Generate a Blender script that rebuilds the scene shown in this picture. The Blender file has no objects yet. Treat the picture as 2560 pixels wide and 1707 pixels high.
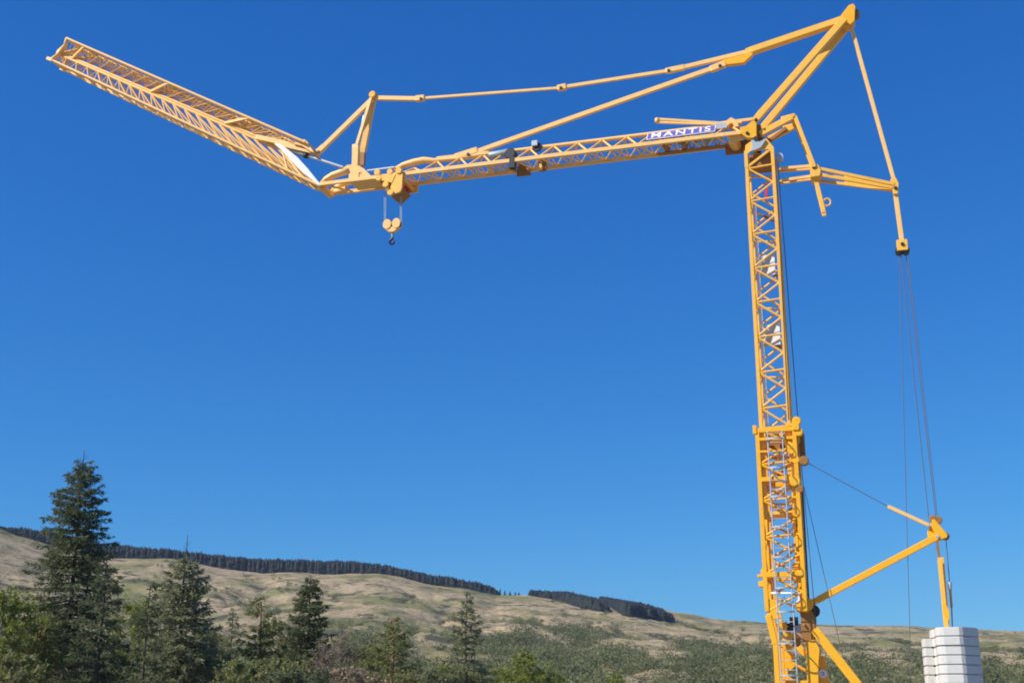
import bpy, bmesh, math, random
import numpy as np
from mathutils import Vector, Matrix

R = math.radians
scene = bpy.context.scene
COL = scene.collection
random.seed(7)
rng = np.random.default_rng(7)

# ------------------------------------------------------------------ camera
F_PX, W_PX, H_PX = 3150.0, 2560.0, 1707.0
PITCH = R(16.0)
CAM = Vector((0.0, 0.0, 1.6))
cd = bpy.data.cameras.new('camera')
cam = bpy.data.objects.new('camera', cd)
COL.objects.link(cam)
cam.location = CAM
cam.rotation_euler = (R(90) + PITCH, 0, 0)
cd.sensor_width = 36.0
cd.lens = F_PX / W_PX * 36.0
cd.clip_start = 0.1
cd.clip_end = 20000
scene.camera = cam

# ------------------------------------------------------------------ sky and sun
SUN_EL, SUN_TH = R(41), R(66)          # sun behind the camera, to the left
to_sun = Vector((-math.sin(SUN_TH) * math.cos(SUN_EL), -math.cos(SUN_TH) * math.cos(SUN_EL), math.sin(SUN_EL)))
world = bpy.data.worlds.new('World')
scene.world = world
world.use_nodes = True
nt = world.node_tree
for n in list(nt.nodes):
    nt.nodes.remove(n)
sky = nt.nodes.new('ShaderNodeTexSky')
sky.sky_type = 'NISHITA'
sky.sun_disc = False
sky.sun_elevation = SUN_EL
sky.sun_rotation = R(180) + SUN_TH
sky.altitude = 0
sky.air_density = 1.0
sky.dust_density = 0.0
sky.ozone_density = 2.6
BG = 0.125
# film-like tone curve of the deep blue sky, the same for every direction: k * sky^g per channel
sep = nt.nodes.new('ShaderNodeSeparateColor'); com = nt.nodes.new('ShaderNodeCombineColor')
nt.links.new(sky.outputs[0], sep.inputs[0])
for i, (g, k) in enumerate(((1.34, 0.222), (0.90, 0.512), (0.605, 0.862))):
    pw = nt.nodes.new('ShaderNodeMath'); pw.operation = 'POWER'; pw.inputs[1].default_value = g
    ml = nt.nodes.new('ShaderNodeMath'); ml.operation = 'MULTIPLY'; ml.inputs[1].default_value = k * BG ** (g - 1)
    nt.links.new(sep.outputs[i], pw.inputs[0]); nt.links.new(pw.outputs[0], ml.inputs[0]); nt.links.new(ml.outputs[0], com.inputs[i])
bg = nt.nodes.new('ShaderNodeBackground')
bg.inputs['Strength'].default_value = BG * 2 ** -0.2      # offsets the exposure below
wo = nt.nodes.new('ShaderNodeOutputWorld')
nt.links.new(com.outputs[0], bg.inputs['Color'])
nt.links.new(bg.outputs[0], wo.inputs[0])

sl = bpy.data.lights.new('sun', 'SUN')
sl.energy = 5.0
sl.angle = R(0.53)
sl.color = (1.0, 0.95, 0.87)
so = bpy.data.objects.new('sun', sl)
COL.objects.link(so)
so.rotation_euler = to_sun.to_track_quat('Z', 'Y').to_euler()
so.location = (-60, -40, 80)

vs = scene.view_settings
vs.view_transform = 'Standard'
vs.look = 'None'
vs.exposure = 0.2
vs.gamma = 1.0
vs.use_curve_mapping = False
scene.cycles.filter_width = 1.9        # the photograph is soft

# ------------------------------------------------------------------ pixels -> rays
CP, SP = math.cos(PITCH), math.sin(PITCH)

def ray(px, py):
    x = (px - W_PX / 2) / F_PX
    y = -(py - H_PX / 2) / F_PX
    return Vector((x, CP - y * SP, SP + y * CP)).normalized()

def at_depth(px, py, Y):
    r = ray(px, py)
    return CAM + r * (Y / r.y)

# ------------------------------------------------------------------ materials
MATS = {}

def new_mat(name):
    m = bpy.data.materials.new(name)
    m.use_nodes = True
    t = m.node_tree
    b = t.nodes['Principled BSDF']
    MATS[name] = m
    return m, t, b

def painted(name, col, rough=0.45, metallic=0.0, var=0.12, scale=3.0, dirt=(0.10, 0.06, 0.03), dirt_amt=0.25):
    m, t, b = new_mat(name)
    tc = t.nodes.new('ShaderNodeTexCoord')
    geo = t.nodes.new('ShaderNodeNewGeometry')
    n1 = t.nodes.new('ShaderNodeTexNoise'); n1.inputs['Scale'].default_value = scale; n1.inputs['Detail'].default_value = 6
    n2 = t.nodes.new('ShaderNodeTexNoise'); n2.inputs['Scale'].default_value = scale * 5; n2.inputs['Detail'].default_value = 8
    t.links.new(geo.outputs['Position'], n1.inputs['Vector'])
    t.links.new(geo.outputs['Position'], n2.inputs['Vector'])
    mx = t.nodes.new('ShaderNodeMix'); mx.data_type = 'RGBA'
    mx.inputs['A'].default_value = (*[c * (1 - var) for c in col], 1)
    mx.inputs['B'].default_value = (*[min(1, c * (1 + var)) for c in col], 1)
    t.links.new(n1.outputs['Fac'], mx.inputs['Factor'])
    rp = t.nodes.new('ShaderNodeValToRGB')
    rp.color_ramp.elements[0].position = 0.58; rp.color_ramp.elements[0].color = (0, 0, 0, 1)
    rp.color_ramp.elements[1].position = 0.75; rp.color_ramp.elements[1].color = (dirt_amt,) * 3 + (1,)
    t.links.new(n2.outputs['Fac'], rp.inputs['Fac'])
    mx2 = t.nodes.new('ShaderNodeMix'); mx2.data_type = 'RGBA'
    mx2.inputs['B'].default_value = (*dirt, 1)
    t.links.new(rp.outputs['Color'], mx2.inputs['Factor'])
    t.links.new(mx.outputs['Result'], mx2.inputs['A'])
    t.links.new(mx2.outputs['Result'], b.inputs['Base Color'])
    b.inputs['Roughness'].default_value = rough
    b.inputs['Metallic'].default_value = metallic
    return m

YEL = painted('crane_yellow', (0.94, 0.45, 0.014), 0.40, var=0.10, dirt_amt=0.3)
PALE = painted('haze_paled_yellow', (0.93, 0.54, 0.165), 0.5, var=0.10, dirt_amt=0.35)  # paler yellow: haze and overexposure put into the paint colour
MID = painted('haze_tinted_yellow', (0.94, 0.495, 0.065), 0.45, var=0.10, dirt_amt=0.3)  # milder version, the same washed-out light put into the colour
GREY = painted('galvanised', (0.50, 0.53, 0.55), 0.42, 0.35, var=0.15)
WHITE = painted('white_paint', (0.80, 0.80, 0.78), 0.45, var=0.04, dirt_amt=0.12)
DARK = painted('dark_steel', (0.035, 0.035, 0.04), 0.5, 0.3)
BROWN = painted('grimy_shaded_yellow', (0.33, 0.15, 0.03), 0.6, dirt_amt=0.5)  # dark yellow: shade put into the colour of shaded parts, plus grime
ROPE = painted('wire_rope', (0.16, 0.13, 0.13), 0.5, 0.4)
RED = painted('red_paint', (0.62, 0.03, 0.05), 0.4)
BLUE = painted('banner_blue', (0.13, 0.10, 0.40), 0.5, var=0.05, dirt_amt=0.05)
HOOK = painted('hook_blue_black', (0.012, 0.014, 0.05), 0.4)
CONC = painted('pale_ballast', (0.62, 0.60, 0.555), 0.85, var=0.07, scale=1.6, dirt=(0.28, 0.26, 0.23), dirt_amt=0.35)
GREY2 = painted('motor_grey', (0.33, 0.37, 0.38), 0.5, 0.2)

# ------------------------------------------------------------------ object helpers
def tag(o, label=None, cat=None, group=None, kind=None):
    if label: o['label'] = label
    if cat: o['category'] = cat
    if group: o['group'] = group
    if kind: o['kind'] = kind
    return o

def link(name, data, parent=None, mat=None):
    o = bpy.data.objects.new(name, data)
    COL.objects.link(o)
    if parent is not None:
        o.parent = parent
    if mat is not None and data is not None and len(data.materials) == 0:
        data.materials.append(mat)
    return o

def empty(name, loc=(0, 0, 0), rz=0.0):
    o = bpy.data.objects.new(name, None)
    COL.objects.link(o)
    o.location = loc
    o.rotation_euler = (0, 0, rz)
    o.empty_display_size = 0.5
    return o

def mesh_np(name, verts, faces, nper, smooth=False):
    """verts (N,3), faces (M,nper) -> mesh, fast"""
    me = bpy.data.meshes.new(name)
    verts = np.asarray(verts, dtype=np.float32); faces = np.asarray(faces, dtype=np.int32)
    me.vertices.add(len(verts)); me.vertices.foreach_set('co', verts.ravel())
    m = len(faces)
    me.loops.add(m * nper); me.loops.foreach_set('vertex_index', faces.ravel())
    me.polygons.add(m)
    me.polygons.foreach_set('loop_start', np.arange(0, m * nper, nper, dtype=np.int32))
    if smooth:
        me.polygons.foreach_set('use_smooth', np.ones(m, dtype=bool))
    me.update(calc_edges=True)
    return me

def float_attr(me, name, vals):
    a = me.attributes.new(name, 'FLOAT', 'POINT')
    a.data.foreach_set('value', np.asarray(vals, dtype=np.float32))

UNIT = {}
def unit_tube(mat, n=8):
    k = ('t', mat.name, n)
    if k not in UNIT:
        bm = bmesh.new()
        bmesh.ops.create_cone(bm, cap_ends=True, segments=n, radius1=1, radius2=1, depth=1)
        for f in bm.faces:
            f.smooth = len(f.verts) == 4
        me = bpy.data.meshes.new('tube'); bm.to_mesh(me); bm.free()
        me.materials.append(mat); UNIT[k] = me
    return UNIT[k]

def unit_box(mat):
    k = ('b', mat.name)
    if k not in UNIT:
        bm = bmesh.new()
        bmesh.ops.create_cube(bm, size=1)
        bmesh.ops.bevel(bm, geom=bm.edges[:], offset=0.06, segments=1, affect='EDGES')
        me = bpy.data.meshes.new('bar'); bm.to_mesh(me); bm.free()
        me.materials.append(mat); UNIT[k] = me
    return UNIT[k]

def frame_between(p0, p1, sx, sy, side=Vector((0, 1, 0))):
    p0 = Vector(p0); p1 = Vector(p1)
    z = p1 - p0; L = z.length; z.normalize()
    y = side - z * side.dot(z)
    if y.length < 1e-4:
        y = Vector((1, 0, 0)) - z * z.x
    y.normalize()
    x = y.cross(z)
    m = Matrix(((x.x * sx, y.x * sy, z.x * L, 0), (x.y * sx, y.y * sy, z.y * L, 0), (x.z * sx, y.z * sy, z.z * L, 0), (0, 0, 0, 1)))
    m.translation = (p0 + p1) / 2
    return m

def tube(name, p0, p1, r, parent, mat=None, n=8):
    o = link(name, unit_tube(mat or YEL, n), parent)
    o.matrix_local = frame_between(p0, p1, r, r)
    return o

def bar(name, p0, p1, w, h, parent, mat=None, side=Vector((0, 1, 0))):
    """w in the plane across the bar, h along `side`"""
    o = link(name, unit_box(mat or YEL), parent)
    o.matrix_local = frame_between(p0, p1, w, h, side)
    return o

def bm_obj(name, bm, parent, mat):
    bmesh.ops.recalc_face_normals(bm, faces=bm.faces[:])
    me = bpy.data.meshes.new(name); bm.to_mesh(me); bm.free()
    return link(name, me, parent, mat)

def prism(bm, pts, v0, v1, bevel=0.0):
    """polygon pts [(u,z)] extruded along local y from v0 to v1"""
    a = [bm.verts.new((u, v0, z)) for u, z in pts]
    b = [bm.verts.new((u, v1, z)) for u, z in pts]
    n = len(pts)
    fs = [bm.faces.new(a), bm.faces.new(list(reversed(b)))]
    for i in range(n):
        j = (i + 1) % n
        fs.append(bm.faces.new((a[j], a[i], b[i], b[j])))
    if bevel:
        es = set(e for f in fs for e in f.edges)
        bmesh.ops.bevel(bm, geom=list(es), offset=bevel, segments=1, affect='EDGES')

def plate(name, pts, v0, v1, parent, mat=None, bevel=0.012):
    bm = bmesh.new()
    prism(bm, pts, v0, v1, bevel)
    return bm_obj(name, bm, parent, mat or YEL)

def add_box(bm, lo, hi, bevel=0.01):
    prism(bm, [(lo[0], lo[2]), (hi[0], lo[2]), (hi[0], hi[2]), (lo[0], hi[2])], lo[1], hi[1], bevel)

def box(name, lo, hi, parent, mat=None, bevel=0.012):
    bm = bmesh.new(); add_box(bm, lo, hi, bevel)
    return bm_obj(name, bm, parent, mat or YEL)

def add_seg(bm, p0, p1, r, n=6):
    m = frame_between(p0, p1, 1, 1)
    L = (Vector(p1) - Vector(p0)).length
    m = m.normalized() if False else m
    ret = bmesh.ops.create_cone(bm, cap_ends=True, segments=n, radius1=r, radius2=r, depth=L)
    mm = frame_between(p0, p1, 1, 1).copy()
    mm = mm @ Matrix.Diagonal((1, 1, 1 / L, 1))
    bmesh.ops.transform(bm, matrix=mm, verts=ret['verts'])

def path_tube(name, pts, r, parent, mat=None, n=8):
    """one continuous bent tube; r a number or a list"""
    pts = [Vector(p) for p in pts]
    rs = r if isinstance(r, (list, tuple)) else [r] * len(pts)
    bm = bmesh.new(); rings = []
    for i, p in enumerate(pts):
        t = (pts[min(i + 1, len(pts) - 1)] - pts[max(i - 1, 0)]).normalized()
        y = Vector((0, 1, 0)) - t * t.y
        if y.length < 1e-3:
            y = Vector((1, 0, 0)) - t * t.x
        y.normalize(); x = y.cross(t)
        rings.append([bm.verts.new(p + (x * math.cos(q) + y * math.sin(q)) * rs[i]) for q in [2 * math.pi * k / n for k in range(n)]])
    for a, b in zip(rings, rings[1:]):
        for k in range(n):
            f = bm.faces.new((a[k], a[(k + 1) % n], b[(k + 1) % n], b[k])); f.smooth = True
    bm.faces.new(rings[0]); bm.faces.new(rings[-1])
    return bm_obj(name, bm, parent, mat or YEL)

# ================================================================== TERRAIN
def vnoise(x, y, seed=0):
    xi = np.floor(x).astype(np.int64); yi = np.floor(y).astype(np.int64)
    xf = x - xi; yf = y - yi
    u = xf * xf * (3 - 2 * xf); v = yf * yf * (3 - 2 * yf)
    def h(a, b):
        k = (a * 374761393 + b * 668265263 + seed * 974634777) & 0x7fffffff
        k = ((k ^ (k >> 13)) * 1274126177) & 0x7fffffff
        return ((k ^ (k >> 16)) & 0xffff) / 65535.0
    return (h(xi, yi) * (1 - u) + h(xi + 1, yi) * u) * (1 - v) + (h(xi, yi + 1) * (1 - u) + h(xi + 1, yi + 1) * u) * v

def fbm(x, y, oct=4, seed=0):
    s = 0; a = 0.5
    for i in range(oct):
        s = s + a * (vnoise(x * 2 ** i + 17.3 * i, y * 2 ** i - 9.1 * i, seed + i) - 0.5)
        a *= 0.55
    return s

CREST = [(-300, 1290), (0, 1321), (97, 1351), (160, 1372), (279, 1394), (426, 1394), (520, 1410), (615, 1425), (657, 1431), (731, 1428),
         (800, 1431), (949, 1431), (1008, 1441), (1083, 1460), (1157, 1468), (1240, 1487), (1258, 1486), (1324, 1487), (1500, 1503),
         (1657, 1522), (1731, 1534), (1776, 1545), (1910, 1553), (2160, 1563), (2247, 1562), (2500, 1572), (2900, 1585)]
CAZ, CEL = [], []
for px, py in CREST:
    r = ray(px, py)
    CAZ.append(math.atan2(r.x, r.y)); CEL.append(r.z / math.hypot(r.x, r.y))
CAZ = np.array(CAZ); CEL = np.array(CEL)
R0, RC = 240.0, 1000.0

def crest_tan(az):
    return np.interp(az, CAZ, CEL)

def hill_z(az, r):
    """terrain height at azimuth az (rad), ground distance r"""
    az = np.asarray(az, dtype=float); r = np.asarray(r, dtype=float)
    zc = crest_tan(az) * RC + 1.6
    t = (r - R0) / (RC - R0)
    tt = np.clip(t, 0, 1)
    z = zc * (0.25 * tt + 0.75 * tt ** 1.55) / 1.0
    z = np.where(t > 1, zc - (r - RC) * 0.01, z)
    X = r * np.sin(az); Y = r * np.cos(az)
    amp = np.clip(t * 4, 0, 1) * np.clip((1.04 - t) * 4, 0.05, 1)
    n = 12 * fbm(X / 140, Y / 140, 3, 3) + 5.5 * fbm(X / 42 + 5, Y / 55, 3, 11) + 3.6 * fbm(X / 11, Y / 14, 4, 23)
    rid = np.abs(fbm(X / 85 + 3, Y / 120, 4, 57)) * 2
    n = n - 4.5 * np.clip(0.22 - rid, 0, 1) / 0.22
    z = z + n * amp
    return np.where(t < 0, -0.4, z)

def build_hills():
    azs = np.concatenate([np.linspace(R(-75), R(-25), 70, endpoint=False), np.linspace(R(-25), R(25), 520, endpoint=False), np.linspace(R(25), R(75), 70)])
    rs = np.concatenate([np.linspace(R0 - 10, 420, 60, endpoint=False), np.linspace(420, 960, 190, endpoint=False), np.linspace(960, 1040, 50, endpoint=False), np.linspace(1040, 1900, 30)])
    A, Rr = np.meshgrid(azs, rs, indexing='ij')
    Z = hill_z(A, Rr)
    V = np.stack([Rr * np.sin(A), Rr * np.cos(A), Z], -1).reshape(-1, 3)
    na, nr = len(azs), len(rs)
    i, j = np.meshgrid(np.arange(na - 1), np.arange(nr - 1), indexing='ij')
    k = (i * nr + j).ravel()
    Fc = np.stack([k, k + 1, k + nr + 1, k + nr], -1)
    return mesh_np('hills', V, Fc, 4, True)

m, t, b = new_mat('hill_grass')
geo = t.nodes.new('ShaderNodeNewGeometry')
def noise_node(t, src, scale, detail=6, rough=0.6, mapscale=None):
    n = t.nodes.new('ShaderNodeTexNoise')
    n.inputs['Scale'].default_value = scale; n.inputs['Detail'].default_value = detail; n.inputs['Roughness'].default_value = rough
    if mapscale:
        mp = t.nodes.new('ShaderNodeMapping'); mp.inputs['Scale'].default_value = mapscale
        t.links.new(src, mp.inputs['Vector']); t.links.new(mp.outputs[0], n.inputs['Vector'])
    else:
        t.links.new(src, n.inputs['Vector'])
    return n
def ramp(t, src, a, bpos):
    r = t.nodes.new('ShaderNodeValToRGB')
    r.color_ramp.elements[0].position = a; r.color_ramp.elements[1].position = bpos
    t.links.new(src, r.inputs['Fac']); return r
def mixc(t, fac, a, bcol):
    mx = t.nodes.new('ShaderNodeMix'); mx.data_type = 'RGBA'
    t.links.new(fac, mx.inputs['Factor'])
    for sock, v in (('A', a), ('B', bcol)):
        if isinstance(v, tuple): mx.inputs[sock].default_value = (*v, 1)
        else: t.links.new(v, mx.inputs[sock])
    return mx.outputs['Result']
pos = geo.outputs['Position']
nA = noise_node(t, pos, 0.020, 6, 0.62)
nB = noise_node(t, pos, 0.05, 8, 0.68, (1, 1, 2.2))
nC = noise_node(t, pos, 0.35, 8, 0.72)
nD = noise_node(t, pos, 0.11, 8, 0.7, (1, 0.8, 3.5))
nE = noise_node(t, pos, 0.9, 6, 0.7)
c = mixc(t, ramp(t, nC.outputs['Fac'], 0.32, 0.68).outputs['Color'], (0.29, 0.212, 0.11), (0.60, 0.46, 0.275))
c = mixc(t, ramp(t, nA.outputs['Fac'], 0.46, 0.62).outputs['Color'], c, (0.205, 0.20, 0.075))
c = mixc(t, ramp(t, nD.outputs['Fac'], 0.55, 0.66).outputs['Color'], c, (0.16, 0.135, 0.065))
c = mixc(t, ramp(t, nB.outputs['Fac'], 0.535, 0.60).outputs['Color'], c, (0.095, 0.09, 0.055))
c = mixc(t, ramp(t, nE.outputs['Fac'], 0.56, 0.68).outputs['Color'], c, (0.12, 0.11, 0.055))
t.links.new(c, b.inputs['Base Color'])
b.inputs['Roughness'].default_value = 0.95
b.inputs['Specular IOR Level'].default_value = 0.1
bp = t.nodes.new('ShaderNodeBump'); bp.inputs['Distance'].default_value = 2.2; bp.inputs['Strength'].default_value = 0.8
t.links.new(nC.outputs['Fac'], bp.inputs['Height']); t.links.new(bp.outputs[0], b.inputs['Normal'])
HILLM = m
hills = link('hills', build_hills(), None, HILLM)
tag(hills, 'long tawny hillside of dry grass rising behind the trees', 'hill', kind='structure')

# flat ground to the horizon (below the frame)
m, t, b = new_mat('rough_ground')
geo = t.nodes.new('ShaderNodeNewGeometry')
n1 = noise_node(t, geo.outputs['Position'], 0.25, 8); n2 = noise_node(t, geo.outputs['Position'], 3.0, 8)
c = mixc(t, ramp(t, n1.outputs['Fac'], 0.42, 0.58).outputs['Color'], (0.34, 0.30, 0.24), (0.16, 0.16, 0.07))
c = mixc(t, n2.outputs['Fac'], c, (0.26, 0.23, 0.18))
t.links.new(c, b.inputs['Base Color']); b.inputs['Roughness'].default_value = 0.95
bm = bmesh.new()
bmesh.ops.create_circle(bm, cap_ends=True, segments=96, radius=6000)
ground = bm_obj('ground', bm, None, m)
tag(ground, 'flat ground of grass and gravel under the crane and trees', 'ground', kind='structure')

# ------------------------------------------------------------------ foliage materials
def leaf_mat(name, c0, c1, trans=0.25, rough=0.6):
    m, t, b = new_mat(name)
    at = t.nodes.new('ShaderNodeAttribute'); at.attribute_name = 'var'
    mx = t.nodes.new('ShaderNodeMix'); mx.data_type = 'RGBA'
    mx.inputs['A'].default_value = (*c0, 1); mx.inputs['B'].default_value = (*c1, 1)
    t.links.new(at.outputs['Fac'], mx.inputs['Factor'])
    t.links.new(mx.outputs['Result'], b.inputs['Base Color'])
    b.inputs['Roughness'].default_value = rough
    b.inputs['Specular IOR Level'].default_value = 0.2
    tr = t.nodes.new('ShaderNodeBsdfTranslucent')
    t.links.new(mx.outputs['Result'], tr.inputs['Color'])
    ms = t.nodes.new('ShaderNodeMixShader'); ms.inputs[0].default_value = trans
    t.links.new(b.outputs[0], ms.inputs[1]); t.links.new(tr.outputs[0], ms.inputs[2])
    t.links.new(ms.outputs[0], t.nodes['Material Output'].inputs['Surface'])
    return m

M_SPRUCE = leaf_mat('spruce_needles', (0.070, 0.092, 0.045), (0.205, 0.220, 0.100), 0.42)
M_GSPRUCE = leaf_mat('grey_spruce_needles', (0.13, 0.148, 0.076), (0.34, 0.34, 0.180), 0.42)
M_PINE = leaf_mat('pine_needles', (0.12, 0.145, 0.045), (0.32, 0.32, 0.11), 0.45)
M_LARCH = leaf_mat('fresh_leaves', (0.15, 0.19, 0.032), (0.34, 0.36, 0.075), 0.45)
M_OLIVE = leaf_mat('olive_leaves', (0.15, 0.16, 0.058), (0.33, 0.32, 0.12), 0.45)
M_DRY = leaf_mat('bare_twigs', (0.22, 0.165, 0.10), (0.42, 0.33, 0.20), 0.3)
M_FOREST = leaf_mat('far_spruce', (0.014, 0.019, 0.019), (0.034, 0.040, 0.033), 0.1)
M_SCRUB = leaf_mat('hill_scrub', (0.105, 0.125, 0.048), (0.33, 0.325, 0.14), 0.45)
BARK = painted('dark_bark', (0.085, 0.065, 0.05), 0.9, var=0.3, scale=6)
PBARK = painted('orange_bark', (0.30, 0.15, 0.075), 0.9, var=0.3, scale=5)
GBARK = painted('pale_bark', (0.32, 0.26, 0.20), 0.9, var=0.3, scale=6)

# ------------------------------------------------------------------ far forest
def hill_r_for(az, tan_el):
    """ground distance where the hillside reaches a given elevation"""
    rr = np.linspace(R0 + 5, RC, 600)
    e = (hill_z(np.full_like(rr, az), rr) - 1.6) / rr
    k = np.argmax(e >= tan_el)
    return rr[k] if e[k] >= tan_el else RC

def far_spruces(name, items, label):
    """items: (x, y, z, height, radius)"""
    Vs, Fs, At = [], [], []
    base = 0
    nseg = 7
    for x, y, z, h, rad in items:
        tiers = 5
        col = rng.random()
        for k in range(tiers):
            zb = z + h * (0.02 + 0.80 * k / tiers); zt = z + h * min(1.0, (0.02 + 0.80 * k / tiers) + 0.42)
            rr = rad * (1 - 0.70 * k / tiers) * rng.uniform(0.8, 1.15)
            an = rng.uniform(0, 6.28) + np.arange(nseg) * 2 * math.pi / nseg
            rj = rr * rng.uniform(0.62, 1.2, nseg)
            ring = np.stack([x + rj * np.cos(an), y + rj * np.sin(an), zb + rng.uniform(-0.04, 0.05, nseg) * h], -1)
            Vs.append(ring); Vs.append(np.array([[x + rng.uniform(-.1, .1), y, zt]]))
            i = np.arange(nseg)
            Fs.append(np.stack([base + i, base + (i + 1) % nseg, np.full(nseg, base + nseg)], -1))
            At.append(np.clip(col * 0.6 + rng.uniform(0, 0.4, nseg + 1), 0, 1))
            base += nseg + 1
    me = mesh_np(name, np.concatenate(Vs), np.concatenate(Fs), 3)
    float_attr(me, 'var', np.concatenate(At))
    o = link(name, me, None, M_FOREST)
    return tag(o, label, 'forest', kind='stuff')

def az_of(px, py=1450):
    r = ray(px, py); return math.atan2(r.x, r.y)

def tan_of(px, py):
    r = ray(px, py); return r.z / math.hypot(r.x, r.y)

FT = [(-300, 1280), (0, 1314), (39, 1313), (116, 1322), (180, 1338), (251, 1353), (371, 1367), (467, 1374), (557, 1381), (627, 1389), (746, 1394), (845, 1395), (919, 1401), (1000, 1416),
      (1047, 1425), (1130, 1441), (1225, 1460), (1250, 1474)]
items = []
for px in np.arange(-260, 1244, 1.7):
    for row in range(7):
        p = px + rng.uniform(-3, 3)
        az = az_of(p)
        r = RC + 3 + row * 4.0 + rng.uniform(-1.6, 1.6)
        top = np.interp(p, [q[0] for q in FT], [q[1] for q in FT])
        z0 = float(hill_z(az, r))
        h = tan_of(p, top) * RC + 1.6 - float(crest_tan(az) * RC + 1.6) + rng.normal(0, 0.6) + (0.5 if row > 3 else 0) + 3.2 * float(fbm(np.array(p / 26.0), np.array(0.5), 3, 71))
        items.append((r * math.sin(az), r * math.cos(az), z0 - 0.3, max(3.0, h + 0.1), rng.uniform(2.2, 3.4)))
for px, hh in ((1250, 6), (1262, 4.5), (1275, 4), (1288, 3.2), (1297, 3)):
    az = az_of(px); r = RC + 4
    items.append((r * math.sin(az), r * math.cos(az), float(hill_z(az, r)) - 0.3, hh, 1.4))
far_spruces('ridge_forest', items, 'long dark spruce wood along the left skyline ridge')

def block(name, bottom, top, label):
    its = []
    bx = [q[0] for q in bottom]; by = [q[1] for q in bottom]
    tx = [q[0] for q in top]; ty = [q[1] for q in top]
    for px in np.arange(bx[0], bx[-1], 2.4):
        yb = np.interp(px, bx, by); yt = np.interp(px, tx, ty)
        for row in range(9):
            p = px + rng.uniform(-2, 2)
            az = az_of(p)
            r0 = hill_r_for(az, tan_of(p, yb))
            r = r0 + row * 4.0 + rng.uniform(-1.5, 1.5)
            z0 = float(hill_z(az, r))
            h = tan_of(p, yt) * r + 1.6 - z0 + rng.normal(0, 0.6)
            h = min(max(h + 0.6, 5.0), 15.0)
            its.append((r * math.sin(az), r * math.cos(az), z0 - 0.3, h, rng.uniform(2.2, 3.2)))
    far_spruces(name, its, label)
block('hillside_forest', [(1327, 1488), (1389, 1498), (1455, 1519), (1517, 1530)], [(1327, 1478), (1419, 1480), (1490, 1496), (1517, 1520)], 'dark spruce block on the skyline in the middle of the hill, left of the two')
block('hillside_forest', [(1500, 1504), (1526, 1513), (1559, 1537), (1627, 1546), (1676, 1553)], [(1500, 1492), (1597, 1507), (1651, 1522), (1676, 1545)], 'dark spruce block lower down the ridge, right of the two, nearer the crane')

# ------------------------------------------------------------------ hillside scrub
SB = [(-400, 1575), (0, 1575), (300, 1570), (700, 1570), (1000, 1590), (1150, 1605), (1300, 1572), (1500, 1590), (1650, 1612), (1900, 1632), (2160, 1622), (2560, 1645), (3000, 1650)]
def build_scrub(n_target=6200, leaves=120):
    Vs, At = [], []
    got = 0
    azL, azR = az_of(-300), az_of(2860)
    sbx = np.array([q[0] for q in SB]); sby = np.array([q[1] for q in SB])
    while got < n_target:
        az = rng.uniform(azL, azR, 4000); r = R0 + (RC - R0 - 20) * rng.random(4000) ** 0.8
        z = hill_z(az, r)
        X = r * np.sin(az); Y = r * np.cos(az)
        zz = (Y * CP + (z - 1.6) * SP); px = W_PX / 2 + F_PX * X / zz
        py = H_PX / 2 - F_PX * (-Y * SP + (z - 1.6) * CP) / zz
        below = (py - np.interp(px, sbx, sby))
        clump = fbm(X / 30, Y / 55, 4, 41) * 2.2
        dens = np.clip((below + 22) / 75, 0, 1) * 0.62 + clump * 2.4 - 0.10
        dens = np.where(below < -20, np.clip(clump * 2.1 - 0.36 + below / 600, 0, 1) * 0.7, dens)
        keep = rng.random(4000) < np.clip(dens, 0, 1)
        for a, q, x, y, zc, bl in zip(az[keep], r[keep], X[keep], Y[keep], z[keep], below[keep]):
            h = (1.8 + 5.2 * rng.random() ** 1.8) if bl > 0 else rng.uniform(1.2, 3.4)
            w = h * rng.uniform(0.55, 0.95)
            k = leaves
            d = rng.normal(size=(k, 3)); d /= np.linalg.norm(d, axis=1)[:, None]
            rad = rng.random(k) ** 0.33
            c = d * rad[:, None] * np.array([w, w, h * 0.5]) + np.array([x, y, zc + h * 0.48])
            s = rng.uniform(0.15, 0.38, k)[:, None] * (h / 4.0) ** 0.5
            e1 = rng.normal(size=(k, 3)); e1 /= np.linalg.norm(e1, axis=1)[:, None]
            e2 = np.cross(e1, rng.normal(size=(k, 3))); e2 /= np.linalg.norm(e2, axis=1)[:, None]
            Vs.append(np.stack([c - e1 * s, c + e1 * s, c + e2 * s * 1.5], 1).reshape(-1, 3))
            At.append(np.repeat(np.clip(rng.random() ** 1.3 * 0.9 + rng.uniform(-0.12, 0.2, k), 0, 1), 3))
            got += 1
    V = np.concatenate(Vs)
    me = mesh_np('hillside_scrub', V, np.arange(len(V)).reshape(-1, 3), 3)
    float_attr(me, 'var', np.concatenate(At))
    o = link('hillside_scrub', me, None, M_SCRUB)
    tag(o, 'grey-green scrub and young birch spread over the lower hillside', 'scrub', kind='stuff')
build_scrub()

# ================================================================== NEAR TREES
def diamonds(c, d, L, w):
    """flat needle sprays: centre base c, direction d (unit), length L, width w"""
    k = len(c)
    up = rng.normal(size=(k, 3))
    s = np.cross(d, up); s /= (np.linalg.norm(s, axis=1)[:, None] + 1e-9)
    L = np.asarray(L).reshape(-1, 1) if np.ndim(L) else L
    w = np.asarray(w).reshape(-1, 1) if np.ndim(w) else w
    mid = c + d * L * 0.45
    return np.stack([c, mid + s * w, c + d * L, mid - s * w], 1)

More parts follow.
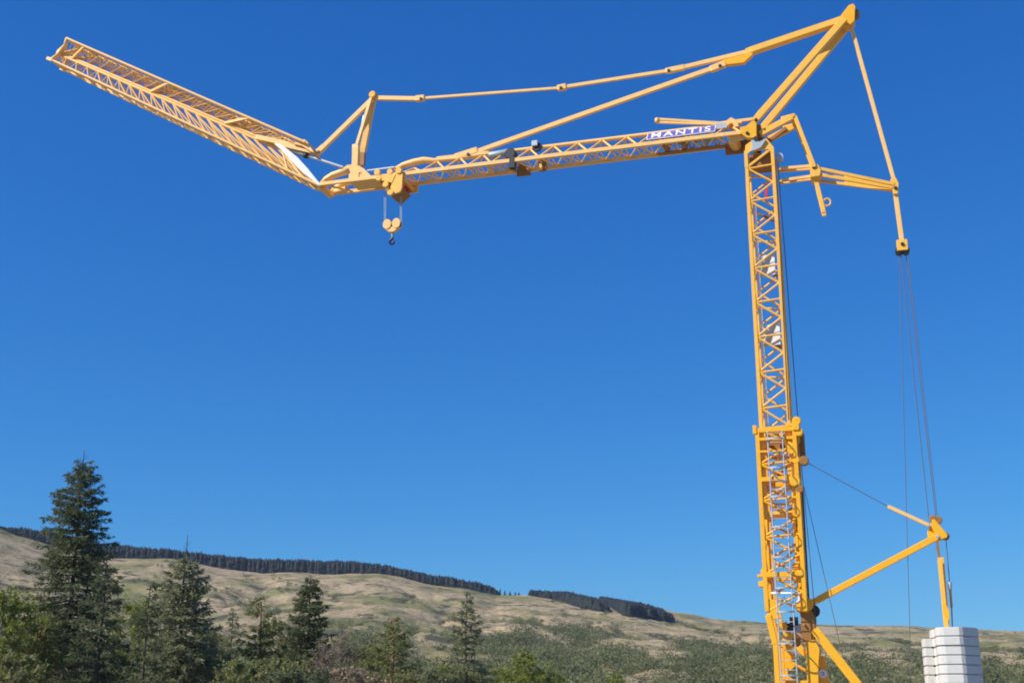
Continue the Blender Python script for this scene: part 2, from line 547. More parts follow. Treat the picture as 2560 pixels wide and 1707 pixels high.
def tubes_np(segs, n=4):
    """segs: list of (p0,p1,r0,r1) -> verts, quads"""
    V, Fq = [], []; base = 0
    ang = np.arange(n) * 2 * math.pi / n
    for p0, p1, r0, r1 in segs:
        p0 = np.asarray(p0, float); p1 = np.asarray(p1, float)
        d = p1 - p0; d = d / (np.linalg.norm(d) + 1e-9)
        a = np.cross(d, [0.3, 0.9, 0.2]); a /= np.linalg.norm(a); bb = np.cross(d, a)
        ring = np.cos(ang)[:, None] * a + np.sin(ang)[:, None] * bb
        V.append(p0 + ring * r0); V.append(p1 + ring * r1)
        i = np.arange(n)
        Fq.append(np.stack([base + i, base + (i + 1) % n, base + n + (i + 1) % n, base + n + i], -1))
        base += 2 * n
    return np.concatenate(V), np.concatenate(Fq)

def tree_root(name, px, py, Y, label, cat, group=None):
    top = at_depth(px, py, Y)
    root = empty(name, (top.x, top.y, 0))
    tag(root, label, cat, group)
    return root, top.z

def finish_tree(root, segs, quads, var, leaf, bark, trunk_name='trunk'):
    V, Fq = tubes_np(segs, 5)
    tr = link(trunk_name, mesh_np(trunk_name, V, Fq, 4, True), root, bark)
    Q = np.concatenate(quads)
    me = mesh_np('crown', Q.reshape(-1, 3), np.arange(len(Q) * 4).reshape(-1, 4), 4)
    float_attr(me, 'var', np.repeat(np.clip(np.concatenate(var), 0, 1), 4))
    link('crown', me, root, leaf)

def trunk_segs(H, r, lean=(0, 0), n=9):
    zs = np.linspace(-0.2, H, n)
    segs = []
    wob = rng.normal(0, 0.025, (n, 2)); wob[0] = 0; wob[-1] = 0
    for i in range(n - 1):
        f0, f1 = max(0, zs[i]) / H, zs[i + 1] / H
        segs.append(((lean[0] * (1 - f0) + wob[i, 0], lean[1] + wob[i, 1], zs[i]), (lean[0] * (1 - f1) + wob[i + 1, 0], lean[1] + wob[i + 1, 1], zs[i + 1]),
                     r * (1 - f0) ** 0.8 + 0.012, r * (1 - f1) ** 0.8 + 0.012))
    return segs

def spruce(name, px, py, Y, prof, label, leaf, cat='tree', bark=None, step=0.27, nb=6, start=0.5, gap=1.0, rtrunk=None, droop=0.35, lowest=1.0, spray=1.0, fill=1.0, group=None):
    """prof: list of (metres below the top, crown half width in metres)"""
    root, H = tree_root(name, px, py, Y, label, cat, group)
    rt = rtrunk or H * 0.011
    segs = trunk_segs(H, rt)
    quads, var = [], []
    ps = [q[0] for q in prof]; pw = [q[1] for q in prof]
    s = start
    # bare leader with a few side shoots
    for k in range(7):
        zz = H - start * rng.uniform(0.15, 1.0); a = rng.uniform(0, 6.28)
        L = 0.12 + 0.25 * (H - zz)
        segs.append(((0, 0, zz), (L * math.cos(a), L * math.sin(a), zz + L * 0.6), 0.012, 0.006))
    while s < H - lowest:
        Lw = np.interp(s, ps, pw)
        frac = s / H
        k = max(3, int(round(nb * rng.uniform(0.8, 1.2))))
        a0 = rng.uniform(0, 6.28)
        for i in range(k):
            if rng.random() > gap: continue
            a = a0 + i * 2 * math.pi / k + rng.normal(0, 0.25)
            L = Lw * rng.uniform(0.62, 1.16)
            if L < 0.12: continue
            z0 = H - s + rng.uniform(-0.5, 0.5) * step
            e = 0.55 - droop * 2.6 * min(1, frac * 1.5) + rng.normal(0, 0.08)      # rise over run
            curl = 0.30 * frac + 0.05
            dh = np.array([math.cos(a), math.sin(a), 0]); sd = np.array([-math.sin(a), math.cos(a), 0])
            def at(tt):
                tt = np.asarray(tt)[..., None]
                return dh * L * tt + np.array([0, 0, 1.0]) * (z0 + L * (e * tt + (curl - 0.12) * tt ** 2))
            pts = at(np.linspace(0, 0.97, 4))
            rb = 0.008 + 0.011 * L
            for u in range(3):
                segs.append((pts[u], pts[u + 1], rb * (1 - 0.3 * u), rb * (0.7 - 0.3 * u) + 0.003))
            nt_ = max(5, int(L / 0.043 * fill))
            tt = rng.uniform(0.10 if frac < 0.5 else 0.22, 1.0, nt_)
            c0 = at(tt)
            side = rng.choice([-1.0, 1.0], nt_)
            tl = (0.42 * L * (1 - tt) ** 0.8 + 0.10) * rng.uniform(0.6, 1.2, nt_); tl = np.minimum(tl, 0.62)
            td = dh * rng.uniform(0.45, 0.95, nt_)[:, None] + sd * (side * rng.uniform(0.4, 1.0, nt_))[:, None] + np.array([0, 0, 1.0]) * rng.uniform(-0.5, 0.15, nt_)[:, None]
            td /= np.linalg.norm(td, axis=1)[:, None]
            for f in (0.0, 0.38, 0.72):
                c = c0 + td * (tl * f)[:, None]
                dd = td + rng.normal(0, 0.38, (nt_, 3)) + np.array([0, 0, -0.12]); dd /= np.linalg.norm(dd, axis=1)[:, None]
                quads.append(diamonds(c, dd, rng.uniform(0.15, 0.30, nt_) * spray, rng.uniform(0.018, 0.042, nt_) * spray))
                var.append(np.full(nt_, rng.uniform(0.0, 0.55)) + f * 0.3 + rng.uniform(0, 0.25, nt_))
        s += step * rng.uniform(0.8, 1.25)
    finish_tree(root, segs, quads, var, leaf, bark or BARK)
    return root

def pine(name, px, py, Y, prof, label, leaf, cat='tree', bark=None, step=0.42, nb=5, lowest=1.5, tuft=46, rtrunk=None, group=None):
    root, H = tree_root(name, px, py, Y, label, cat, group)
    segs = trunk_segs(H, rtrunk or H * 0.014)
    quads, var = [], []
    ps = [q[0] for q in prof]; pw = [q[1] for q in prof]
    s = 0.12
    while s < H - lowest:
        Lw = np.interp(s, ps, pw)
        a0 = rng.uniform(0, 6.28)
        for i in range(nb):
            if rng.random() > 0.86: continue
            a = a0 + i * 2 * math.pi / nb + rng.normal(0, 0.3)
            L = max(0.15, Lw * rng.uniform(0.5, 1.15))
            z0 = H - s
            e = rng.uniform(0.15, 0.75) if s < H * 0.5 else rng.uniform(-0.1, 0.45)
            dh = np.array([math.cos(a), math.sin(a), e]); p0 = np.array([0, 0, z0 - 0.1])
            p1 = p0 + dh * L * 0.6 + np.array([0, 0, -0.03]); p2 = p0 + dh * L + np.array([0, 0, 0.12 * L])
            rb = 0.010 + 0.012 * L
            segs.append((p0, p1, rb, rb * 0.7)); segs.append((p1, p2, rb * 0.7, 0.006))
            nt_ = max(3, int(L * 7.5))
            for k in range(nt_):
                f = rng.uniform(0.38, 1.0)
                q = p0 + (p2 - p0) * f + rng.normal(0, 0.16 + 0.10 * L * f * 0.6, 3)
                segs.append((p0 + (p2 - p0) * f * 0.93, q, 0.010, 0.005))
                d = rng.normal(size=(tuft, 3)) + np.array([dh[0] * 0.5, dh[1] * 0.5, 0.5]); d /= np.linalg.norm(d, axis=1)[:, None]
                c = q + rng.normal(0, 0.09, (tuft, 3))
                quads.append(diamonds(c, d, rng.uniform(0.10, 0.22, tuft), rng.uniform(0.014, 0.034, tuft)))
                var.append(np.full(tuft, rng.uniform(0, 0.7)) + rng.uniform(0, 0.3, tuft))
        s += step * rng.uniform(0.8, 1.2)
    finish_tree(root, segs, quads, var, leaf, bark or PBARK)
    return root

def broadleaf(name, px, py, Y, halfw, label, leaf, cat='tree', bark=None, leaves=9000, size=(0.05, 0.11), nlimb=26, base=0.22, group=None, shape=0.55, twigs=500):
    root, H = tree_root(name, px, py, Y, label, cat, group)
    segs = trunk_segs(H * 0.97, H * 0.012, n=8)
    quads, var = [], []
    tips = []
    for i in range(nlimb):
        f = base + (0.98 - base) * (i + rng.random()) / nlimb
        a = i * 2.4 + rng.normal(0, 0.3)
        L = halfw * (math.sin(math.pi * min(1, (f - base) / (1 - base) * 0.9 + 0.08)) ** shape) * rng.uniform(0.7, 1.1)
        p0 = np.array([0, 0, H * f * 0.92])
        e = rng.uniform(0.5, 1.1)
        d = np.array([math.cos(a), math.sin(a), e])
        p1 = p0 + d * L * 0.5; p2 = p0 + d * L + rng.normal(0, 0.1, 3)
        p2[2] = min(p2[2], H)
        segs.append((p0, p1, 0.016 * L + 0.008, 0.010 * L + 0.005)); segs.append((p1, p2, 0.010 * L + 0.005, 0.005))
        for k in range(max(2, twigs // nlimb)):
            g = rng.uniform(0.25, 1)
            q0 = p0 + (p2 - p0) * g
            q1 = q0 + (rng.normal(0, 0.30, 3) * (0.5 + 0.35 * L) + np.array([d[0], d[1], 0.5]) * 0.18)
            q1[2] = min(q1[2], H)
            segs.append((q0, q1, 0.008, 0.003)); tips.append((q0, q1))
    T0 = np.array([q[0] for q in tips]); T1 = np.array([q[1] for q in tips])
    idx = rng.integers(0, len(tips), leaves); g = rng.uniform(0.2, 1.1, leaves)[:, None]
    c = T0[idx] + (T1[idx] - T0[idx]) * g + rng.normal(0, 0.05, (leaves, 3))
    d = rng.normal(size=(leaves, 3)); d /= np.linalg.norm(d, axis=1)[:, None]
    lv = rng.random(len(tips))[idx] * 0.7
    quads.append(diamonds(c, d, rng.uniform(*size, leaves) * 1.6, rng.uniform(*size, leaves) * 0.6)); var.append(lv + rng.uniform(0, 0.3, leaves))
    finish_tree(root, segs, quads, var, leaf, bark or GBARK)
    return root

def mpp(Y):                                   # metres per photo pixel at depth Y
    return Y / CP / F_PX * 1.0

def prof_px(Y, lst):
    k = mpp(Y)
    return [(a * k, b * k) for a, b in lst]

G = 'trees at the foot of the hill'
spruce('spruce_tree', 211, 1126, 62, prof_px(62, [(0, 2), (50, 24), (110, 52), (170, 72), (240, 84), (320, 118), (420, 140), (520, 165), (620, 165)]),
       'tallest dark spruce, its pointed top high above the ridge, at left', M_SPRUCE, start=0.8, step=0.25, nb=7, rtrunk=0.17, group=G)
spruce('spruce_tree', 268, 1390, 54, prof_px(54, [(0, 3), (60, 36), (150, 64), (300, 82), (420, 82)]),
       'dark thin-branched conifer close to the right side of the tallest spruce', M_SPRUCE, gap=0.72, step=0.36, nb=5, droop=0.22, rtrunk=0.13, fill=0.8, group=G)
spruce('spruce_tree', 376, 1460, 52, prof_px(52, [(0, 3), (50, 22), (130, 38), (260, 58), (330, 60)]),
       'small dark spruce between the tallest spruce and the one with a bare leader', M_SPRUCE, start=0.2, gap=0.8, step=0.3, nb=5, droop=0.22, group=G)
spruce('spruce_tree', 469, 1336, 58, prof_px(58, [(0, 1), (62, 6), (75, 30), (130, 62), (200, 78), (300, 100), (420, 110)]),
       'grey-green spruce with a long bare leader shoot above its crown', M_GSPRUCE, start=1.25, step=0.25, nb=7, spray=1.05, group=G)
spruce('pine_tree', 655, 1490, 60, prof_px(60, [(0, 4), (40, 26), (110, 48), (200, 62), (300, 66)]),
       'light green young pine with a thin orange trunk, left of the slim dark spruce', M_PINE, bark=PBARK, start=0.2, step=0.32, nb=5, gap=0.82, droop=0.18, rtrunk=0.10, group=G)
spruce('spruce_tree', 583, 1528, 74, prof_px(74, [(0, 3), (50, 24), (120, 42), (220, 55)]),
       'pale hazy green conifer just left of the light green pine', M_GSPRUCE, start=0.3, gap=0.85, step=0.34, group=G)
spruce('spruce_tree', 777, 1438, 60, prof_px(60, [(0, 3), (40, 25), (100, 44), (180, 55), (260, 58), (340, 54)]),
       'slim dark spruce standing alone with a blunt tip, near the bare birches', M_SPRUCE, start=0.25, step=0.24, nb=7, group=G)
broadleaf('birch_tree', 852, 1572, 62, 0.85, 'leafless brown birch right of the slim dark spruce', M_DRY, leaves=3600, size=(0.02, 0.06), nlimb=30, twigs=900, base=0.1, group=G)
broadleaf('birch_tree', 812, 1602, 59, 0.8, 'lower leafless birch touching the slim dark spruce', M_DRY, leaves=3000, size=(0.02, 0.06), nlimb=28, twigs=800, base=0.1, group=G)
spruce('pine_tree', 985, 1546, 58, prof_px(58, [(0, 4), (30, 28), (80, 58), (140, 78), (200, 84)]),
       'broad loose pine with an orange trunk in the middle of the tree line', M_PINE, bark=PBARK, start=0.15, step=0.33, nb=5, gap=0.74, droop=0.12, rtrunk=0.12, group=G)
spruce('spruce_tree', 1167, 1478, 60, prof_px(60, [(0, 3), (40, 16), (80, 32), (130, 44), (170, 66), (240, 78), (330, 74)]),
       'tiered spruce standing alone right of the broad orange-trunked pine', M_GSPRUCE, start=0.25, step=0.30, nb=6, gap=0.9, group=G)
spruce('larch_tree', 1312, 1618, 66, prof_px(66, [(0, 4), (30, 22), (70, 62), (120, 85)]),
       'bright yellow-green larch right of the tiered spruce', M_LARCH, start=0.15, step=0.26, nb=6, gap=0.85, droop=0.15, group=G)
spruce('larch_tree', 1384, 1684, 66, prof_px(66, [(0, 4), (30, 26), (80, 48)]),
       'low yellow-green larch, only its tip showing, right of the brighter larch', M_LARCH, start=0.12, step=0.26, droop=0.15, group=G)
spruce('larch_tree', 1540, 1676, 82, prof_px(82, [(0, 3), (30, 20), (70, 34)]),
       'small yellow-green larch tip alone between the larches and the crane mast', M_LARCH, start=0.12, step=0.26, droop=0.15, group=G)
broadleaf('birch_tree', 14, 1474, 52, 1.25, 'yellow-green birch in young leaf at the far left edge', M_LARCH, leaves=7000, group=G)
pine('pine_tree', 96, 1545, 57, prof_px(57, [(0, 10), (40, 40), (110, 62), (210, 70)]),
     'olive pine between the yellow-green birch and the tallest spruce', M_PINE, nb=6, group=G)
broadleaf('birch_tree', 338, 1490, 78, 1.4, 'young-leaved birch showing yellow-green between the dark conifers', M_LARCH, leaves=6500, group=G)
broadleaf('birch_tree', 520, 1560, 84, 1.5, 'olive birch behind the spruce with the bare leader', M_OLIVE, leaves=7500, group=G)
broadleaf('birch_tree', 700, 1540, 84, 1.5, 'olive birch between the light green pine and the slim dark spruce', M_OLIVE, leaves=7500, group=G)
broadleaf('birch_tree', 905, 1618, 74, 1.5, 'olive bush-like birch left of the orange-trunked pine', M_OLIVE, leaves=7000, group=G)
spruce('spruce_tree', 1079, 1676, 52, prof_px(52, [(0, 3), (30, 20), (80, 40)]),
       'very low dark spruce tip left of the tiered spruce', M_SPRUCE, start=0.12, group=G)
# undergrowth between the trees
GB = 'undergrowth below the trees'
bush = [(40, 1640, 50, 'in the lower left corner under the pine', M_OLIVE), (130, 1610, 68, 'under the left flank of the tallest spruce', M_DRY), (215, 1600, 72, 'behind the trunk of the tallest spruce', M_OLIVE),
        (310, 1625, 66, 'between the tallest spruce and the small dark spruce', M_LARCH), (420, 1640, 66, 'below the spruce with the bare leader', M_DRY), (545, 1625, 64, 'right of the spruce with the bare leader', M_OLIVE),
        (618, 1655, 52, 'left of the trunk of the light green pine', M_PINE), (700, 1650, 54, 'right of the trunk of the light green pine', M_PINE), (755, 1680, 50, 'at the foot of the slim dark spruce', M_SPRUCE),
        (880, 1676, 54, 'below the leafless birches', M_DRY), (1045, 1690, 56, 'right of the orange-trunked pine', M_OLIVE), (1130, 1668, 64, 'left of the trunk of the tiered spruce', M_LARCH),
        (1225, 1672, 70, 'right of the trunk of the tiered spruce', M_LARCH), (940, 1655, 66, 'left of the trunk of the orange-trunked pine', M_PINE)]
for px, py, Y, where, lm in bush:
    tone = {'olive_leaves': 'olive', 'bare_twigs': 'brown twiggy', 'fresh_leaves': 'yellow-green', 'pine_needles': 'mid green', 'spruce_needles': 'dark green'}[lm.name]
    broadleaf('bush', px, py, Y, rng.uniform(1.1, 1.5), tone + ' bush ' + where, lm, 'bush', leaves=4200, nlimb=18, base=0.05, twigs=420, group=GB)

# ================================================================== CRANE
ANG = R(16.5)
MX, MY = 9.601, 45.0
crane = empty('tower_crane', (MX, MY, 0), math.pi - ANG)       # local x = along the jib, y = towards the camera, z up
tag(crane, 'yellow self-erecting tower crane with lattice mast and half-folded jib', 'crane')
D_ = Vector((-math.cos(ANG), math.sin(ANG), 0)); N_ = Vector((-math.sin(ANG), -math.cos(ANG), 0))

def Q(px, py, v=0.0):
    """photo pixel -> crane coordinates, for something lying v metres to the camera's side of the crane's plane"""
    O = Vector((MX, MY, 0)) + N_ * v
    r = ray(px, py)
    k = (O - CAM).dot(N_) / r.dot(N_)
    P = CAM + r * k
    return Vector(((P - O).dot(D_), v, P.z))

def uz(px, py, v=0.0):
    q = Q(px, py, v); return (q.x, q.z)

def W(q):
    return Vector((MX, MY, 0)) + D_ * q[0] + N_ * q[1] + Vector((0, 0, q[2]))

# ---- undercarriage and slewing platform (mostly below the frame)
bm = bmesh.new()
add_box(bm, (-2.2, -0.35, 0.35), (2.2, 0.35, 0.72)); add_box(bm, (-0.35, -2.2, 0.36), (0.35, 2.2, 0.71))
for sx, sy in ((2.1, 0), (-2.1, 0), (0, 2.1), (0, -2.1)):
    add_box(bm, (sx - 0.4, sy - 0.4, 0.0), (sx + 0.4, sy + 0.4, 0.12)); add_box(bm, (sx - 0.09, sy - 0.09, 0.11), (sx + 0.09, sy + 0.09, 0.5))
und = bm_obj('undercarriage', bm, crane, YEL)
bm = bmesh.new(); bmesh.ops.create_cone(bm, cap_ends=True, segments=40, radius1=0.8, radius2=0.8, depth=0.24, matrix=Matrix.Translation((-0.1, 0, 0.83)))
bm_obj('slewing_ring', bm, crane, DARK)
bm = bmesh.new()
for v in (-0.7, 0.7):
    add_box(bm, (-6.5, v - 0.12, 0.93), (1.0, v + 0.12, 1.24))
for u in (-6.3, -4.6, -2.8, -0.8, 0.8):
    add_box(bm, (u - 0.1, -0.6, 0.95), (u + 0.1, 0.6, 1.22))
add_box(bm, (-6.45, -1.55, 1.243), (-4.35, 1.45, 1.30))
bm_obj('slewing_platform', bm, crane, YEL)

# ---- lattice mast builder
def lattice(part, c, w, z0, z1, ch, bays, br, phase=0, faces=(0, 1, 2, 3)):
    """square lattice column; c = centre u; four chords, zigzag braces on each face"""
    hw = w / 2
    cor = [(c + hw, hw), (c - hw, hw), (c - hw, -hw), (c + hw, -hw)]     # near left, near right, far right, far left
    for u, v in cor:
        bar('chord', (u, v, z0), (u, v, z1), ch, ch, part)
    dz = (z1 - z0) / bays
    inset = ch * 0.35
    for f in faces:
        (u0, v0), (u1, v1) = cor[f], cor[(f + 1) % 4]
        du, dv = u1 - u0, v1 - v0
        L = math.hypot(du, dv); du, dv = du / L * inset, dv / L * inset
        a = (u0 + du, v0 + dv); bq = (u1 - du, v1 - dv)
        for k in range(bays):
            zt = z1 - k * dz - (0 if f % 2 == 0 else dz / 2 * 0)
            A = (a[0], a[1], zt - 0.02); B = (bq[0], bq[1], zt - dz / 2); Cc = (a[0], a[1], zt - dz + 0.02)
            tube('brace', A, B, br, part); tube('brace', B, Cc, br, part)
            if k % 1 == 0 and (f == 0 or (f == 2 and k % 2 == 0)):
                tube('brace', (a[0], a[1], zt - 0.02), (bq[0], bq[1], zt + 0.05), br, part)

# inner (upper) mast
IC, IW = -0.035, 1.0
bm = bmesh.new()
add_box(bm, (IC - 0.55, -0.55, 8.0), (IC + 0.55, 0.55, 8.12))
mast_in = bm_obj('upper_mast', bm, crane, YEL)
ZTOP = 22.02
NB = 10
zb = 21.30 - 1.345 * NB
lattice(mast_in, IC, IW, zb, 21.30, 0.13, NB, 0.042)
for u, v in ((IC + IW / 2, IW / 2), (IC - IW / 2, IW / 2), (IC - IW / 2, -IW / 2), (IC + IW / 2, -IW / 2)):
    bar('chord', (u, v, 21.29), (u, v, ZTOP), 0.135, 0.135, mast_in)
# head frame of the mast: gusset plates and dark box inside
for v in (0.54, -0.54):
    plate('gusset', [(IC + 0.56, 21.72), (IC + 0.5, 22.25), (IC + 0.18, 22.45), (IC - 0.05, 22.18), (IC - 0.3, 22.45), (IC - 0.57, 22.02), (IC - 0.57, 21.7), (IC - 0.35, 21.98), (IC + 0.35, 21.98)], v - 0.03, v + 0.03, mast_in)
bar('brace', (IC + 0.4, 0.52, 21.40), (IC - 0.4, 0.52, 21.95), 0.09, 0.05, mast_in)
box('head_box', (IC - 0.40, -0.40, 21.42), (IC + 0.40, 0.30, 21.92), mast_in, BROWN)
bm = bmesh.new(); bmesh.ops.create_cone(bm, cap_ends=True, segments=20, radius1=0.16, radius2=0.16, depth=0.25, matrix=Matrix.Translation((IC - 0.72, 0.2, 21.72)) @ Matrix.Rotation(R(90), 4, 'X'))
bm_obj('rope_sheave', bm, mast_in, GREY)
# light hatch panels of the ladder landings
for i, (pa, pb) in enumerate((((1898, 634), (1940, 688)), ((1906, 808), (1953, 862)))):
    q0 = Q(pa[0], pa[1], 0.1); q1 = Q(pb[0], pb[1], 0.1)
    zt, zb_ = q0.z, q1.z
    for k, (f0, f1) in enumerate(((0.0, 0.5), (0.54, 1.0))):
        za, zc = zt + (zb_ - zt) * f0, zt + (zb_ - zt) * f1
        bm = bmesh.new()
        u0 = q0.x - 0.02; u1 = q1.x + 0.02
        sk = 0.10
        pts = [(u0, -0.05 + 0.28 * f0, za - sk), (u1, -0.05 + 0.28 * f0, za + sk), (u1, -0.05 + 0.28 * f1, zc + sk * (1 - k)), (u0, -0.05 + 0.28 * f1, zc - sk * 0.6)]
        vf = [bm.verts.new(p) for p in pts]; vb = [bm.verts.new((p[0], p[1] - 0.03, p[2])) for p in pts]
        bm.faces.new(vf); bm.faces.new(vb[::-1])
        for j in range(4):
            bm.faces.new((vf[j], vb[j], vb[(j + 1) % 4], vf[(j + 1) % 4]))
        bm_obj('landing_panel', bm, mast_in, CONC)
bar('warning_pole', Q(1919, 462, 0.15), Q(1914, 500, 0.15), 0.09, 0.09, mast_in, RED)
# extra machinery on the inner mast
for z, sgn in ((17.0, 1), (14.2, -1), (19.2, 1)):
    tube('conduit', (IC - 0.35, 0.1, z), (IC + 0.3, -0.2, z + 0.55), 0.05, mast_in, BROWN)

# ladder in the upper mast, seen nearly edge on
def ladder(name, u0, u1, v0, v1, z0, z1, parent, step=0.33, r=0.022, mat=None, hoops=None, hoop_dir=(0, -1)):
    rails = bmesh.new(); 
    add_seg(rails, (u0, v0, z0), (u0, v0, z1), r, 6)
    lad = bm_obj(name, rails, parent, mat or GREY)
    tube('ladder_rail', (u1, v1, z0), (u1, v1, z1), r, lad, mat or GREY, 6)
    z = z0 + 0.1
    while z < z1:
        tube('rung', (u0, v0, z), (u1, v1, z), 0.017, lad, mat or GREY, 6); z += step
    if hoops:
        cu, cv = (u0 + u1) / 2, (v0 + v1) / 2
        hw = math.hypot(u1 - u0, v1 - v0) / 2
        ax = Vector(((u1 - u0), (v1 - v0), 0)).normalized(); bx_ = Vector((hoop_dir[0], hoop_dir[1], 0))
        for zz in hoops:
            pts = []
            for k in range(13):
                t_ = math.pi * k / 12
                pts.append(Vector((cu, cv, zz)) - ax * math.cos(t_) * (hw + 0.03 + 0.10 * math.sin(t_)) + bx_ * math.sin(t_) * 0.42)
            bm = bmesh.new()
            ra, rb = [], []
            for p in pts:
                ra.append(bm.verts.new(p + Vector((0, 0, 0.03)))); rb.append(bm.verts.new(p - Vector((0, 0, 0.03))))
            for k in range(12):
                bm.faces.new((ra[k], ra[k + 1], rb[k + 1], rb[k]))
            o = bm_obj('hoop', bm, lad, mat or GREY)
            sd = o.modifiers.new('thick', 'SOLIDIFY'); sd.thickness = 0.012
    return lad
ladder('ladder', IC + 0.30, IC + 0.30, 0.28, -0.12, 11.0, 20.2, crane, 0.3, 0.034, WHITE)

# outer (lower) mast
OC, OW = -0.05, 1.30
bm = bmesh.new()
def ring_frame(bm, c, w, z, h, t_, over=0.0):
    hw = w / 2
    add_box(bm, (c - hw - over, hw - t_ / 2, z - h / 2), (c + hw + over, hw + t_ / 2, z + h / 2))
    add_box(bm, (c - hw - over, -hw - t_ / 2, z - h / 2), (c + hw + over, -hw + t_ / 2, z + h / 2))
    add_box(bm, (c + hw - t_ / 2, -hw + t_ / 2 + 0.003, z - h / 2 + 0.003), (c + hw + t_ / 2, hw - t_ / 2 - 0.003, z + h / 2 - 0.003))
    add_box(bm, (c - hw - t_ / 2, -hw + t_ / 2 + 0.003, z - h / 2 + 0.003), (c - hw + t_ / 2, hw - t_ / 2 - 0.003, z + h / 2 - 0.003))
ring_frame(bm, OC, OW - 0.02, 11.02, 0.15, 0.17)
mast_out = bm_obj('lower_mast', bm, crane, YEL)
for zz, hh in ((10.70, 0.11), (10.25, 0.08), (9.25, 0.16), (5.90, 0.18)):
    bm = bmesh.new(); ring_frame(bm, OC, OW - 0.02, zz, hh, 0.17); bm_obj('collar_ring', bm, mast_out, YEL)
lattice(mast_out, OC, OW, 4.65, 11.10, 0.145, 5, 0.042)
# second set of thin inner guides
for v in (0.38, -0.38):
    for u in (OC + 0.47, OC - 0.42):
        bar('guide_rail', (u, v, 4.9), (u, v, 11.0), 0.055, 0.05, mast_out)
# flanges sticking out on the left at the lower ring
box('flange', (OC + 0.70, 0.30, 5.84), (OC + 0.93, 0.62, 5.93), mast_out)
box('flange', (OC + 0.70, 0.25, 5.50), (OC + 0.90, 0.62, 5.70), mast_out)
box('flange', (OC + 0.68, 0.30, 5.95), (OC + 0.80, 0.55, 6.12), mast_out)
box('collar_shoe', (OC + 0.66, 0.35, 10.9), (OC + 0.80, 0.75, 11.22), mast_out)
box('collar_shoe', (OC - 0.84, 0.35, 10.95), (OC - 0.60, 0.78, 11.20), mast_out)
# guide rollers, brackets on the right side
def roller(name, u, v, z, r, L, parent, mat=None):
    bm = bmesh.new()
    bmesh.ops.create_cone(bm, cap_ends=True, segments=18, radius1=r, radius2=r, depth=L, matrix=Matrix.Translation((u, v, z)) @ Matrix.Rotation(R(90), 4, 'X'))
    bmesh.ops.bevel(bm, geom=[e for e in bm.edges if len(e.link_faces) == 2 and e.calc_face_angle(0) > 1.0], offset=r * 0.15, segments=1, affect='EDGES')
    return bm_obj(name, bm, parent, mat or YEL)
for (x, y, r_) in ((1992, 1053, 0.16), (1996, 1080, 0.17), (1976, 1116, 0.13), (1990, 1150, 0.14), (2010, 1152, 0.17), (1978, 1128, 0.12), (1988, 1203, 0.20), (1999, 1222, 0.15)):
    q = Q(x, y, 0.62); roller('guide_roller', q.x, 0.62, q.z, r_, 0.22, mast_out, YEL if (x, y) not in ((1999, 1222), (2010, 1152)) else BROWN)
for (x, y, w_, h_) in ((1985, 1066, 0.30, 0.34), (1972, 1090, 0.22, 0.30), (1985, 1100, 0.42, 0.16), (1978, 1175, 0.24, 0.36), (2000, 1395, 0.30, 0.16), (1999, 1330, 0.16, 0.4), (1985, 1300, 0.10, 0.7), (1990, 1415, 0.24, 0.2), (2003, 1440, 0.36, 0.42)):
    q = Q(x, y, 0.45); box('bracket', (q.x - w_ / 2, 0.3, q.z - h_ / 2), (q.x + w_ / 2, 0.56, q.z + h_ / 2), mast_out, YEL)
box('dark_roller_frame', (OC - 0.95, -0.2, 10.0), (OC - 0.80, 0.25, 11.0), mast_out, BROWN)
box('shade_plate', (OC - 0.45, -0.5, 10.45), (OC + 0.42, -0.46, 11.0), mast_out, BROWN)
tube('telescopic_ram', (OC - 0.5, 0, 4.6), (OC - 0.5, 0, 10.4), 0.09, mast_out, YEL, 14)
for i in range(7):
    z = 9.9 - i * 0.75
    tube('cross_strut', (OC - 0.55, 0.35 - 0.1 * (i % 3), z), (OC + 0.1, -0.4, z - 0.35), 0.035, mast_out, YEL if i % 2 else BROWN)
ladder('ladder', OC + 0.28, OC - 0.24, 0.80, 0.80, 5.0, 10.95, crane, 0.34, 0.028, GREY, [10.62, 9.58, 8.55, 7.5, 6.45, 5.4], (0, 1))

# ---- mast foot
ft = empty('foot', (0, 0, 0)); bpy.data.objects.remove(ft)
foot = plate('mast_foot', [uz(1913, 1495, .7), uz(1945, 1500, .7), uz(1955, 1545, .7), uz(1920, 1549, .7)], 0.60, 0.68, crane)
def leg(name, pts, w, h, v, parent, mat=None):
    for (p, q) in zip(pts, pts[1:]):
        a, b_ = Q(*p, v), Q(*q, v)
        bar(name, a, b_, w, h, parent, mat)
for v in (0.64, -0.64):
    a, b_ = Q(1920, 1535, v if v > 0 else 0.64), Q(1939, 1612, 0.64)
    a.y = b_.y = v
    bar('leg', a, b_, 0.20, 0.16, foot)
    c_ = Vector((b_.x, v, 1.2)); bar('leg', b_ + Vector((0, 0, 0.05)), c_, 0.17, 0.15, foot)
    bar('leg', (b_.x - 0.22, v * 0.95, b_.z - 0.1), (b_.x - 0.20, v * 0.95, 1.2), 0.10, 0.10, foot)
